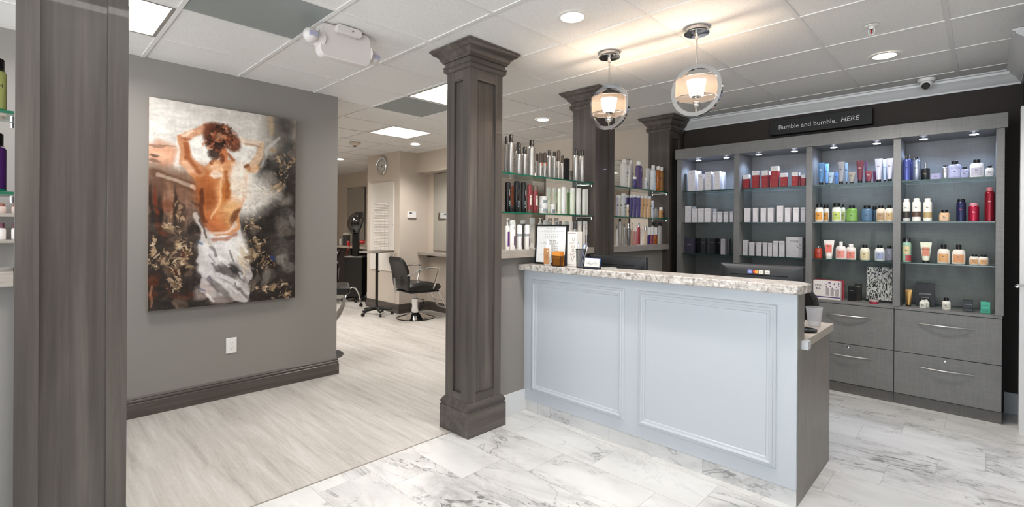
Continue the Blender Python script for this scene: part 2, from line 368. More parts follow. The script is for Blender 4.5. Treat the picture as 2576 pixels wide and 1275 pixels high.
molding('baseboard_pier', BB, 4.22, 6.60, 4.78, 6.60, 0, -1, WX, 1, -1)
molding('baseboard_niche', BB, 4.78, 5.0, 4.78, 6.60, -1, 0, WY, 0, -1)
molding('baseboard_salon', BB, 5.2, 7.6, 5.2, 11.0, -1, 0, WY)
CR = [(0, CEIL-.105), (.012, CEIL-.105), (.014, CEIL-.092), (.022, CEIL-.086), (.040, CEIL-.058), (.066, CEIL-.034), (.072, CEIL-.030), (.075, CEIL-.014), (.088, CEIL-.010), (.088, CEIL), (0, CEIL)]
molding('trim_3', CR, 5.2, -.2, 5.2, 2.62, -1, 0, WHITE_T, -1, 0)
molding('trim_4', CR, 4.12, -.2, 5.2, -.2, 0, 1, WHITE_T, 0, -1)
MBASE = marble('baseboard_tile', True)
wallbox('baseboard_back', 5.186, 5.2, -.2, -.112, 0, .155, mat('grey_baseboard', '#c9ccd0', .3))
# low wall between the columns with wooden ledges
wallbox('wall_low', 2.345, 3.465, 2.465, 2.58, 0, 1.145, ART_P)
wallbox('wall_low', 3.765, 4.83, 2.465, 2.58, 0, 1.145, ART_P)
wallbox('wall_low', -1.15, -0.005, 2.465, 2.58, 0, 1.145, ART_P)
wallbox('baseboard_low', 2.372, 2.672, 2.449, 2.465, 0, .157, mat('pale_tile_baseboard', '#d9dbdc', .25))
wallbox('baseboard_low', -1.15, -0.04, 2.449, 2.465, 0, .157, mat('pale_tile_baseboard', '#d9dbdc', .25))
def ledge(x0, x1, label):
    o = B().box(x0, x1, 2.392, 2.625, 1.147, 1.200).obj('display_ledge', LEDGE, bev=.002); return tag(o, label, 'ledge', 'wooden ledges on the low wall')
ledge(2.3455, 3.4645, 'grey-brown laminate ledge on low wall between near and middle columns')
ledge(3.7655, 4.829, 'grey-brown laminate ledge on low wall between middle and far columns')
ledge(-1.15, -0.0055, 'grey-brown laminate ledge left of the big foreground column')

# ---------------------------------------------------------------- columns
def rect_rings(b_, x0, x1, y0, y1, prof):
    b_.loft([[(x0-p, y0-p, z), (x1+p, y0-p, z), (x1+p, y1+p, z), (x0-p, y1+p, z)] for p, z in prof]); return b_
def column(x0, x1, y0, y1, label, faces):
    t = thing('panelled_column', label, 'column', ((x0+x1)/2, (y0+y1)/2, 0), 0, 'panelled wood columns')
    hx, hy = (x1-x0)/2, (y1-y0)/2; r = .017
    B().box(-hx+r, hx-r, -hy+r, hy-r, .18, 2.45).obj('core_panel', WZ, t, smooth=False)
    def plate(a0, a1, z0, z1, f):
        b_ = B()
        if f == '-y': b_.box(a0, a1, -hy, -hy+r, z0, z1)
        if f == '+y': b_.box(a0, a1, hy-r, hy, z0, z1)
        if f == '-x': b_.box(-hx, -hx+r, a0, a1, z0, z1)
        if f == '+x': b_.box(hx-r, hx, a0, a1, z0, z1)
        return b_
    for f in ('-y', '+y', '-x', '+x'):
        h = hx if 'y' in f else hy-r; sw = .062
        if f in faces:
            plate(-h, -h+sw, .2, 2.43, f).obj('stile', WZ, t, bev=.001); plate(h-sw, h, .2, 2.43, f).obj('stile', WZ, t, bev=.001)
            plate(-h+sw, h-sw, 2.335, 2.43, f).obj('rail', WX if 'y' in f else WY, t, bev=.001); plate(-h+sw, h-sw, .2, .265, f).obj('rail', WX if 'y' in f else WY, t, bev=.001)
        else: plate(-h, h, .2, 2.43, f).obj('side_board', WZ, t, smooth=False)
    b_ = B(); rect_rings(b_, -hx, hx, -hy, hy, [(.026, 0), (.026, .160), (.020, .164), (.020, .171), (.025, .174), (.025, .182), (.012, .205), (.002, .215), (-.02, .215)]); b_.obj('plinth', WX, t)
    b_ = B(); rect_rings(b_, -hx, hx, -hy, hy, [(-.02, 2.405), (.004, 2.405), (.014, 2.412), (.020, 2.425), (.016, 2.436), (.022, 2.440), (.022, 2.449), (.012, 2.452), (.012, 2.474), (.024, 2.477), (.026, 2.486), (.034, 2.492), (.040, 2.508), (.056, 2.524), (.070, 2.530), (.082, 2.548), (.088, 2.550), (.088, CEIL-.001), (-.02, CEIL-.001)]); b_.obj('capital', WX, t)
    return t
column(2.055, 2.345, 2.39, 2.635, 'grey-brown panelled column standing free left of the white reception counter', ('-y', '-x', '+y'))
column(3.465, 3.765, 2.39, 2.635, 'middle panelled column behind the counter, between the two glass-shelf bays', ('-y', '+y'))
column(4.83, 5.12, 2.39, 2.635, 'far panelled column beside the lit display cabinet', ('-y', '+y'))
column(-0.005, 0.303, 2.39, 2.635, 'big foreground panelled column cut by the bottom of the picture', ('-y', '+y'))

# ---------------------------------------------------------------- counter
ct = thing('reception_counter', 'white reception counter with two framed panels, grey end and marble kick', 'counter', (2.66, 1.5, 0))
def cbx(x0, x1, y0, y1, z0, z1): return B().box(x0-2.66, x1-2.66, y0-1.5, y1-1.5, z0, z1)
cbx(2.66, 2.676, .65, 2.464, .088, 1.05).obj('front_panel', WHITE_C, ct, bev=.001)
cbx(2.6765, 2.79, .672, 2.464, .0, 1.0495).obj('counter_body', GREYLAM, ct, smooth=False)
cbx(2.672, 2.6764, .652, 2.464, 0, .087).obj('kick_plate', MKICK, ct, smooth=False)
B().prism([(.0165, 0), (.70, 0), (.70, .764), (.13, .764), (.13, 1.0495), (.0165, 1.0495)], .65-1.5, .6715-1.5, lambda a, b_, c: (a, c, b_)).obj('end_panel', GREYLAM, ct, smooth=False)
def frame_mold(y0, y1, z0, z1):
    prof = [(0, 0), (.004, .006), (.010, .009), (.016, .009), (.018, .013), (.026, .016), (.034, .012), (.036, .008), (.046, .006), (.050, 0)]
    rings = []
    for ins, out in prof:
        x = 2.66-.0003-out-2.66; rings.append([(x, y0+ins-1.5, z0+ins), (x, y1-ins-1.5, z0+ins), (x, y1-ins-1.5, z1-ins), (x, y0+ins-1.5, z1-ins)])
    B().loft(rings, True, False).obj('panel_molding', WHITE_C, ct, ang=.3)
frame_mold(1.605, 2.390, .162, .985); frame_mold(.738, 1.512, .162, .985)
slab_pts = [(2.585, 2.462), (2.585, .632), (2.592, .627), (2.725, .607), (2.74, .61), (2.81, .67), (2.81, 2.462)]
tag(B().prism(slab_pts, 1.051, 1.096).obj('countertop', GRAN, bev=.006, seg=3), 'speckled grey granite-look top along the white reception counter', 'countertop')
tag(B().box(2.795, 3.39, .637, 2.455, .7655, .806).obj('desk_worktop', DESKTOP, bev=.001), 'beige laminate worktop sticking out behind the reception counter end', 'worktop')
tag(B().box(2.737, 2.7945, .6215, .6495, .7655, .806).obj('worktop_end_cap', mat('white_edge', '#cfd0d3', .4)), 'small pale end block of the beige worktop on the counter side', 'worktop')

# ---------------------------------------------------------------- display cabinet
CX0, CX1, SOF, CTOP = 4.83, 5.195, 2.085, 2.19
UP = [(2.257, 2.305), (1.680, 1.730), (1.073, 1.120), (.470, .516), (-.100, -.057)]
cab = thing('display_cabinet', 'tall grey linen-textured wall cabinet with four lit open bays of products', 'cabinet', (CX0, 1.1, .765))
def kb(x0, x1, y0, y1, z0, z1): return B().box(x0-CX0, x1-CX0, y0-1.1, y1-1.1, z0-.765, z1-.765)
for a, b2 in UP: kb(CX0, CX1-.012, a, b2, .766, SOF).obj('upright', LIN, cab, bev=.001)
kb(CX1-.0115, CX1, -.098, 2.303, .766, SOF).obj('back_panel', LIN, cab, smooth=False)
kb(CX0-.018, CX1, -.115, 2.318, SOF+.0003, CTOP).obj('cornice_board', LIN, cab, bev=.001)
SH = [1.752, 1.430, 1.112]
for z in SH:
    for (a0, a1), (b0, b1) in zip(UP[1:], UP):
        g = kb(CX0+.022, CX1-.02, a1+.003, b0-.003, z-.008, z).obj('glass_shelf', GLASS, cab, smooth=False)
        kb(CX0+.0195, CX0+.0218, a1+.003, b0-.003, z-.008, z).obj('shelf_edge', mat('dark_glass_edge', '#1c3a36', .15, spec=.8), g, smooth=False)
BAYS = [(1.730, 2.257), (1.120, 1.680), (.516, 1.073), (-.057, .470)]
ords = ['first', 'second', 'third', 'fourth', 'fifth', 'sixth', 'seventh', 'eighth', 'ninth', 'tenth', 'eleventh', 'twelfth', 'thirteenth', 'fourteenth', 'fifteenth', 'sixteenth', 'seventeenth', 'eighteenth', 'nineteenth', 'twentieth']
PUCKM = mat('puck_light_lens', '#ffffff', .3, emit='#d9deff', estr=30.0)
k = 0
for bi, (y0, y1) in enumerate(BAYS):
    for fr in (.76, .22):
        y = y0+(y1-y0)*fr
        t = thing('puck_light', '%s blue-white puck light under the display cabinet cornice, from the far column' % ords[k], 'puck light', (4.95, y, SOF), 0, 'puck lights in the display cabinet'); k += 1
        B().lathe([(.034, 0), (.034, -.006), (.028, -.009), (.026, -.0092)], 24).obj('trim_ring', CHROME, t)
        B().lathe([(.026, -.0093), (.020, -.012), (.001, -.013)], 20).obj('lens', PUCKM, t)
        l = bpy.data.lights.new('puck_lamp', 'SPOT'); l.energy = PUCK_W; l.color = (.50, .68, 1.0); l.spot_size = 2.5; l.spot_blend = .6; l.shadow_soft_size = .02
        lo = bpy.data.objects.new('puck_lamp', l); COL.objects.link(lo); lo.parent = t; lo.location = (0, 0, -.02)
# screw caps on the cabinet back
# drawers
dlab = ['grey linen drawer unit at the open right end of the display cabinet', 'grey linen drawer unit beside the counter end, second from cabinet end', 'grey linen drawer unit hidden low behind the counter, third from cabinet end', 'grey linen drawer unit hidden behind the counter next to the far column']
for i, (a, b2) in enumerate([(-.095, .506), (.506, 1.108), (1.108, 1.71), (1.71, 2.312)]):
    t = thing('drawer_unit', dlab[i], 'drawers', (4.86, (a+b2)/2, 0), 0, 'drawer units under the display cabinet'); w = (b2-a)/2
    B().box(0, .335, -w+.001, w-.001, .0, .744).obj('carcass', LIN, t, smooth=False)
    B().box(-.026, .335, -w+.0005, w-.0005, .7445, .765).obj('top_board', LIN, t, bev=.001)
    B().box(-.006, -.0005, -w+.001, w-.001, 0, .080).obj('kick_board', linen('kick_linen', 1, 2, '#55524f', '#6f6c6a'), t, smooth=False)
    for zz, (z0, z1) in enumerate([(.416, .741), (.088, .411)]):
        d = B().box(-.0225, -.0005, -w+.003, w-.003, z0, z1).obj('drawer', LIN, t, bev=.001)
        hz = .650 if zz == 0 else .318; pts = []
        for q in range(13):
            s = q/12*2-1; pts.append((-.0225-.002-.024*(1-s*s), s*.158, hz-.0))
        B().tube(pts, [.0035+.002*(1-(q/6-1)**2) for q in range(13)], 8).obj('handle', STEEL, d)
        if zz == 1: B().lathe([(.009, 0), (.009, .004), (.006, .005)], 16).xform(Matrix.Rotation(-PI/2, 4, 'Y')).xform(Matrix.Translation((-.0228, 0, .386))).obj('lock', CHROME, d)

# sign above the cabinet
sg = thing('wall_sign', 'black box sign with white lettering above the display cabinet', 'sign', (5.155, 1.098, 2.345))
B().box(-.035, .044, -.404, .404, -.070, .070).obj('sign_box', mat('matt_black_sign', '#0c0b0b', .45), sg, bev=.002)
LET = mat('pale_lettering', '#d9d6d2', .5)
R_X = (PI/2, 0, -PI/2)
text('lettering', 'Bumble and bumble.', .058, LET, sg, (-.0355, .088, -.004), R_X)
text('lettering', 'HERE', .058, LET, sg, (-.0355, -.243, -.002), R_X, shear=.2)

# ---------------------------------------------------------------- glass shelves between columns
def glass_shelf(x0, x1, z, label):
    t = thing('glass_shelf', label, 'shelf', ((x0+x1)/2, 2.5, z), 0, 'glass shelves between the columns'); h = (x1-x0)/2
    B().box(-h, h, -.096, .105, -.010, 0).obj('glass_pane', GLASS, t, smooth=False)
    B().box(-h, h, -.100, -.0965, -.010, 0).obj('front_edge', GEDGE, t, smooth=False)
    for s in (-1, 1):
        b_ = B(); b_.tube([(s*(h-.006), -.08, -.016), (s*(h-.006), .08, -.016)], .004, 8); b_.tube([(s*(h-.006), -.08, -.016), (s*(h-.006), -.08, -.034)], .005, 8); b_.tube([(s*(h-.006), .08, -.016), (s*(h-.006), .08, -.034)], .005, 8)
        b_.obj('shelf_bracket', CHROME, t)
    return t
G1, G2 = 1.752, 1.474
BAY1, BAY2, BAY0 = (2.3465, 3.4635), (3.7665, 4.8285), (-1.15, -.0065)
glass_shelf(*BAY1, G1, 'upper green-edged glass shelf between near and middle columns'); glass_shelf(*BAY1, G2, 'lower green-edged glass shelf between near and middle columns')
glass_shelf(*BAY2, G1, 'upper green-edged glass shelf between middle and far columns'); glass_shelf(*BAY2, G2, 'lower green-edged glass shelf between middle and far columns')
glass_shelf(*BAY0, G1, 'upper glass shelf behind the big foreground column'); glass_shelf(*BAY0, G2, 'lower glass shelf behind the big foreground column')

# ---------------------------------------------------------------- products
def C(col, rough=.35, metal=0.0): return mat('colour_%s_%d_%d' % (col.strip('#') if isinstance(col, str) else 'x', int(rough*100), int(metal*100)), col, rough, metal)
SILV = mat('aluminium_can', '#bdbab6', .42, 0.85)
SILVD = mat('dark_aluminium', '#8e8d90', .28, 1.0)
def tr(col, f=.25): 
    n = 'tinted_%s' % col.strip('#')
    if n in _M: return _M[n]
    m = mat(n, col, .15, spec=.6, coat=.3); m.node_tree.nodes['Principled BSDF'].inputs['Transmission Weight'].default_value = f; return m
def M_(c):
    if not isinstance(c, str): return c
    return {'silver': SILV, 'dsilver': SILVD, 'chrome': CHROME, 'smoke': SMOKE, 'clear': CLEARP, 'black': BLACK}.get(c) or (tr(c[1:]) if c[0] == '~' else C(c))
def band(t, name, m, r, z0, z1, wid=1.5, sx=1, sy=1, ctr=-PI/2, seg=10, off=.0005):
    return B().lathe([(r+off, z0), (r+off, z1)], seg, sx, sy, a0=ctr-wid/2, a1=ctr+wid/2, cap=False).obj(name, m, t)
INK = mat('dark_ink', '#26242a', .6); INKW = mat('white_ink', '#e6e3e0', .6)
def marks(t, spec, r, h, sy=1.0):
    """spec: list of (kind, z0, z1, colour, width, centre offset)"""
    for s in spec or []:
        k = s[0]
        if k == 'b': band(t, 'label', M_(s[3]), r, s[1]*h, s[2]*h, s[4] if len(s) > 4 else 1.6, 1, sy, -PI/2+(s[5] if len(s) > 5 else 0))
        elif k == 'r': B().lathe([(r+.0004, s[1]*h), (r+.0004, s[2]*h)], 24, 1, sy, cap=False).obj('label', M_(s[3]), t)
        elif k == 'v':   # writing running up the pack
            text('lettering', s[3], s[4], M_(s[5]) if len(s) > 5 else INK, t, ((s[6] if len(s) > 6 else 0)*r, -r*sy*(1 if len(s) < 7 else math.sqrt(max(.05, 1-s[6]**2)))-.0012, s[1]*h), UPRIGHT)
        elif k == 'h':
            text('lettering', s[3], s[4], M_(s[5]) if len(s) > 5 else INK, t, (0, -r*sy-.0012, s[1]*h), FRONT)
def can(t, w, h, o):
    r = w/2; ch = o.get('ch', .2)*h; cr = o.get('cr', .72)*r; bh = h-ch; sh = o.get('sh', .09)*h
    B().lathe([(r*.92, 0), (r, .003), (r, bh-sh), (r*.97, bh-sh*.6), (r*.85, bh-sh*.2), (cr*.98, bh)], 22).obj('body', M_(o.get('body', 'silver')), t)
    B().lathe([(cr*.8, bh-.001), (cr, bh), (cr, bh+ch*.75), (cr*.93, bh+ch*.93), (cr*.6, bh+ch), (.0005, bh+ch)], 18).obj('cap', M_(o.get('cap', 'smoke')), t)
    if o.get('cap', 'smoke') in ('smoke', 'clear'): B().lathe([(cr*.45, bh+.001), (cr*.45, bh+ch*.5), (cr*.3, bh+ch*.7)], 12).obj('nozzle', BLACK if o.get('noz') is None else M_(o['noz']), t)
    marks(t, o.get('m'), r, bh)
def btl(t, w, h, o):
    r = w/2; sy = o.get('sy', .62); ch = o.get('ch', .12)*h; cr = o.get('cr', .42)*r; bh = h-ch; sh = o.get('sh', .12)*h
    B().lathe([(r*.9, 0), (r, .004), (r, bh-sh), (r*.94, bh-sh*.5), (r*.72, bh-sh*.12), (cr*1.05, bh-sh*.02), (cr*.9, bh)], 22, 1, sy).obj('body', M_(o.get('body', '#e6e2dc')), t)
    B().lathe([(cr*.9, bh-.001), (cr, bh), (cr, bh+ch*.9), (cr*.9, bh+ch), (.0005, bh+ch)], 18).obj('cap', M_(o.get('cap', '#eeece8')), t)
    marks(t, o.get('m'), r, bh, sy)
def dome(t, w, h, o):
    r = w/2; sy = o.get('sy', .6); ch = o.get('ch', .16)*h; bh = h-ch
    B().lathe([(r*.86, 0), (r*.9, .003), (r, bh*.7), (r*.99, bh)], 22, 1, sy).obj('body', M_(o.get('body', '#eceae6')), t)
    rd = .35 if not o.get('flat') else .06
    B().lathe([(r*.97, bh+.0005), (r*1.0, bh+.001), (r*.99, bh+ch*(1-rd)), (r*(.9 if rd > .1 else .97), bh+ch*(1-rd*.4)), (r*.6, bh+ch*.97), (.0005, bh+ch)], 22, 1, sy).obj('cap', M_(o.get('cap', '#f1efec')), t)
    marks(t, o.get('m'), r*.97, bh, sy)
def tubep(t, w, h, o):
    """squeeze tube standing on its cap, flat crimp on top"""
    r = w/2; ch = o.get('ch', .12)*h; cr = o.get('cr', .62)*r; n = 20; rings = []
    for f in (0, .1, .3, .6, .88, .94, 1.0):
        z = ch+(h-ch)*f; g = min(1, f/.9); ax = cr*(1.12-.1*(f > .01))+(r-cr)*g if f > 0 else cr; ay = (cr*1.02)*(1-g)+.0012
        rings.append([(ax*math.cos(2*PI*k/n), ay*math.sin(2*PI*k/n), z) for k in range(n)])
    B().loft(rings).obj('body', M_(o.get('body')), t)
    B().lathe([(cr*.95, 0), (cr, .001), (cr, ch-.0005), (.001, ch-.0005)], 18).obj('cap', M_(o.get('cap', 'black')), t)
    if o.get('lab'):
        z0, z1 = ch+(h-ch)*.25, ch+(h-ch)*.72; B().box(-r*.62, r*.62, -cr*.75-.001, -cr*.75, z0, z1).obj('label', M_(o['lab']), t)
    if o.get('txt'): text('lettering', o['txt'], o.get('ts', .012), M_(o.get('tc', '#3a3a44')), t, (0, -cr*.76-.002, ch+(h-ch)*.62), FRONT)
def jar(t, w, h, o):
    r = w/2; lh = o.get('lh', .42)*h
    B().lathe([(r*.9, 0), (r*.95, .002), (r*.95, h-lh)], 24).obj('body', M_(o.get('body', '#e2e2de')), t)
    B().lathe([(r*.98, h-lh+.0005), (r, h-lh+.002), (r, h-.002), (r*.95, h), (.001, h)], 24).obj('lid', M_(o.get('cap', '#d8d8d6')), t)
    marks(t, o.get('m'), r*.96, h)
def carton(t, w, h, o):
    d = o.get('d', w); tc = o.get('top'); zt = h*(1-o.get('tf', .25)) if tc else h
    B().box(-w/2, w/2, -d/2, d/2, 0, zt).obj('carton_body', M_(o['body']), t, bev=.0006, seg=1)
    if tc: B().box(-w/2, w/2, -d/2, d/2, zt+.0002, h).obj('carton_top', M_(tc), t, bev=.0006, seg=1)
    if o.get('txt'):
        for s, zf, sz in o['txt']: text('lettering', s, sz, M_(o.get('tc', '#6a6070')), t, (0, -d/2-.0006, zf*h), FRONT)
    if o.get('flower'):
        b_ = B(); rr = random.Random(int(w*1e5+h*1e4))
        for q in range(9):
            x = w*(.12+.3*rr.random()); z = h*(.45+.42*rr.random()); s = w*(.02+.03*rr.random()); b_.poly([(x-s, -d/2-.0006, z), (x, -d/2-.0006, z-s*.7), (x+s, -d/2-.0006, z+s*.4), (x, -d/2-.0006, z+s)])
        b_.obj('printed_petals', M_(o['flower']), t, smooth=False)
def pump(t, w, h, o):
    r = w/2; ph = o.get('ph', .22)*h; bh = h-ph; sy = o.get('sy', .8)
    B().lathe([(r*.92, 0), (r, .004), (r, bh*.88), (r*.9, bh*.95), (r*.4, bh)], 22, 1, sy).obj('body', M_(o['body']), t)
    b_ = B(); b_.lathe([(r*.42, bh-.001), (r*.42, bh+ph*.35), (r*.16, bh+ph*.4), (r*.16, bh+ph*.75), (r*.36, bh+ph*.78), (r*.36, bh+ph), (.0005, bh+ph)], 14)
    b_.tube([(0, 0, bh+ph*.9), (r*.8, -r*.2, bh+ph*.88), (r*.95, -r*.25, bh+ph*.75)], r*.13, 6); b_.obj('pump_head', M_(o.get('cap', '#f0efec')), t)
    marks(t, o.get('m'), r, bh, sy)
KIND = dict(can=can, btl=btl, dome=dome, tube=tubep, jar=jar, box=carton, pump=pump)
NAMES = dict(can='spray_can', btl='product_bottle', dome='shampoo_bottle', tube='squeeze_tube', jar='cream_jar', box='product_box', pump='pump_bottle')
CATS = dict(can='spray can', btl='bottle', dome='bottle', tube='tube', jar='jar', box='box', pump='bottle')
def shelf_row(items, zs, plane, front, back, where, grp, anchor):
    """items: (px, px width, top y, kind, opts, look[, extra dict]).  plane 'Y' = shelves facing -Y, 'X' = cabinet facing -X"""
    items = sorted(items, key=lambda i: i[0])
    for n, it in enumerate(items):
        px, wp, ty, kd, o, look = it[:6]; ex = it[6] if len(it) > 6 else {}
        dd = ex.get('at', back if ex.get('back') else front)
        if plane == 'Y': X, Y = atY(px, ty, dd)[0], dd; rz = 0
        else: X, Y = dd, atX(px, ty, dd)[1]; rz = -PI/2
        D = depth(X, Y)
        if kd == 'box' and plane == 'X':
            w = (atX(px-wp/2, ty, dd)[1]-atX(px+wp/2, ty, dd)[1]); d = ex.get('d', .045); X += d/2; o = dict(o, d=d)
        elif kd == 'tube' and plane == 'X': w = (atX(px-wp/2, ty, dd)[1]-atX(px+wp/2, ty, dd)[1])*.93
        else:
            sy_ = dict(btl=o.get('sy', .62), dome=o.get('sy', .6), pump=o.get('sy', .8), tube=.7).get(kd, 1.0); th_ = math.atan2(X, Y) if plane == 'Y' else math.atan2(Y, X)
            w = wp*D/CF*.93/math.sqrt(math.cos(th_)**2+(sy_*math.sin(th_))**2)
        for lo_b, hi_b in (BAYS if plane == 'X' else (BAY1, BAY2, BAY0)):
            c_ = Y if plane == 'X' else X
            if lo_b-.05 < c_ < hi_b+.05:
                hw_ = w/2+.004; c_ = min(max(c_, lo_b+hw_), hi_b-hw_)
                if plane == 'X': Y = c_
                else: X = c_
                break
        z0 = zs+ex.get('z', 0)+.0006; h = z_at(X if kd != 'box' else X-.02, Y, ty)-z0
        lab = ('%s, %s from the %s, %s' if plane == 'Y' else '%s, %s in the %s, %s') % (look, ords[n], anchor, where)
        t = thing(ex.get('name', NAMES[kd]), lab, ex.get('cat', CATS[kd]), (X, Y, z0), rz+ex.get('rz', 0), grp)
        KIND[kd](t, w, h, o)
# ---- upper glass shelf, first bay: silver cans
a = 'near column'; w_ = 'upper glass shelf'
def gw(c2='#c0392f', s='STYLE', z=.5): return [('v', .72, 0, 'PURE', .007, 'black', -.1), ('b', .68, .80, c2, .5, .75), ('v', .36, 0, s, .020, 'black', .45)]
shelf_row([
 (1273, 11, 344, 'can', dict(ch=.2), 'silver hairspray can tucked behind column edge', dict(back=1)),
 (1285.5, 16.5, 339.5, 'can', dict(m=gw('#1f4fa0')), 'tall silver hairspray can with smoky cap'),
 (1304.6, 17, 359.4, 'can', dict(ch=.26), 'silver mousse can with clear cap behind', dict(back=1)),
 (1306, 14, 373.5, 'can', dict(ch=.22), 'shorter silver can with clear cap', dict(at=2.43)),
 (1320.5, 16, 370.6, 'can', dict(ch=.24, m=gw('#1f4fa0')), 'silver can with slanted clear cap'),
 (1337.5, 18.5, 353.5, 'can', dict(ch=.18, m=gw('#e0552a')), 'tall silver can with orange mark'),
 (1351, 8, 386.5, 'can', dict(ch=.3, cap='#5b4f48', cr=.95), 'slim silver can with brown cap, half hidden', dict(back=1)),
 (1360.2, 11.5, 385.3, 'can', dict(ch=.4, cap='#55493f', cr=.98, sh=.01, m=[('b', .84, .98, '#e0552a', .6), ('v', .45, 0, 'STYLE', .016, 'black', .1)]), 'short silver can with long brown cap'),
 (1370.7, 10.5, 384.7, 'can', dict(ch=.4, cap='#5a4e46', cr=.98, sh=.01, m=[('b', .84, .98, '#e0552a', .6), ('v', .45, 0, 'STYLE', .016, 'black', .1)]), 'silver can, brown cap and red dot'),
 (1382.2, 13.5, 378.5, 'can', dict(ch=.2, m=gw('#c02a3a')), 'medium silver can with clear cap'),
 (1394.8, 12, 381.2, 'can', dict(ch=.18, m=gw('#c02a3a')), 'medium silver can with small clear cap'),
 (1405.2, 11, 378.2, 'can', dict(ch=.38, cap='#675b52', cr=.95, sh=.01, m=[('v', .5, 0, 'PURE', .007)]), 'silver can with tall taupe cap'),
 (1415, 9, 391.8, 'can', dict(ch=.3, cap='#5d5148', cr=.95, sh=.01, m=[('b', .8, .92, '#4a2c50', .6), ('v', .4, 0, 'STYLE', .013)]), 'thin silver can with brown cap'),
 (1425, 12, 398.8, 'box', dict(body='#111112', d=.04, txt=[('STYLE', .5, .006)], tc='#c8b48c'), 'tall black box with small gold label'),
 (1437.5, 9, 429.4, 'jar', dict(body='#8c8780', cap='#77726b'), 'small grey jar standing low', dict(back=1)),
 (1449.5, 15, 375.3, 'can', dict(ch=.18, m=gw('#c02a6a')), 'tall silver can, left of the last pair'),
 (1464.4, 15, 377.6, 'can', dict(ch=.18, m=gw('#c02a6a')), 'tall silver can, right of the last pair'),
], G1, 'Y', 2.46, 2.55, w_, 'products on the upper glass shelf of the first bay', a)
# ---- lower glass shelf, first bay
def bk(c): return dict(body='#151416', cap='#1c1b1c', ch=.28, cr=1.0, sh=.01, m=[('v', .92, 0, 'GOLDWELL', .0075, '#d9d4cf', -.15), ('b', .74, .78, '#c0392f', .3), ('v', .38, 0, 'PURE', .022, '#a8b4bd', -.1)])
def kr(cap, c='#7f2f33'): return dict(body=c, cap=cap, ch=.2, cr=1.0, sh=.01, m=[('b', .34, .78, '#d8cfc4', .9), ('h', .68, 0, 'KERASILK', .0055)])
def wt(g='#8a8f8c', body='#e4e6e0', flat=False): return dict(body=body, cap='#e9eae6', flat=flat, m=[('v', .86, 0, 'PURE', .009, 'black', .2), ('b', .12, .52, g, .7, .5)])
shelf_row([
 (1277.5, 16, 459.4, 'can', bk(0), 'black styling can at the column edge'),
 (1286, 13, 519, 'jar', dict(body='#101010', cap='#202021'), 'little black jar low in front', dict(at=2.425)),
 (1290.5, 6, 467.6, 'box', dict(body='#b8603f', d=.02), 'narrow copper box squeezed between black cans', dict(at=2.56)),
 (1300.2, 16.5, 457.6, 'can', bk(0), 'tall black can with white lettering'),
 (1317.3, 15.5, 459.4, 'can', dict(bk(0), m=bk(0)['m']+[('b', .3, .62, '#a3202a', .35, .85)]), 'black can with a red stripe label'),
 (1331.9, 12.5, 465, 'can', dict(kr('#82363b'), m=[('r', 0, .16, '#5a4a42')]+kr('')['m']), 'dusty red can with brown foot'),
 (1346.4, 15, 467.3, 'can', kr('#6a594d'), 'dusty red can with brown cap'),
 (1367, 24, 513.5, 'jar', dict(m=[('b', .08, .5, '#8b9096', 1.8)]), 'wide pale jar under another jar'),
 (1367.5, 22, 494.7, 'jar', dict(m=[('b', .08, .5, '#7f858b', 1.8)]), 'pale jar stacked on top of a jar', dict(z=.0725)),
 (1390, 14, 515.3, 'jar', dict(m=[('b', .08, .5, '#7a7f86', 1.8)]), 'small pale jar beside the stack'),
 (1381, 12, 471.8, 'dome', wt('#72776f', '#dce3cf', True), 'pale green bottle behind the jars', dict(back=1)),
 (1396.4, 12, 472.4, 'dome', wt('#72776f', '#dce0cb', True), 'pale green bottle with grey label, behind', dict(back=1)),
 (1407.3, 9.5, 473.5, 'dome', dict(body='#e2ead6', cap='#eef2e6'), 'slim pale green bottle'),
 (1418.1, 14.5, 470.4, 'dome', wt('#9aa0a3', '#e6e8e6', True), 'white bottle with grey label'),
 (1430, 9, 474, 'dome', dict(body='#6f8f5c', cap='#dfe6d2'), 'leaf green bottle standing behind', dict(back=1)),
 (1440.8, 15, 471.5, 'dome', wt('#6d9a63', '#dfe7d5'), 'round-topped pale green bottle'),
 (1455.8, 14, 473.5, 'dome', wt('#5f9a5a', '#e9eae8', True), 'white bottle with green label'),
 (1470, 12, 475, 'dome', wt('#8fa08c', '#e6e9e2'), 'round-topped white bottle'),
 (1487, 9.5, 475.5, 'dome', wt('#8c9196', '#ecebea', True), 'flat-topped white bottle at the middle column'),
], G2, 'Y', 2.46, 2.55, 'lower glass shelf', 'products on the lower glass shelf of the first bay', a)
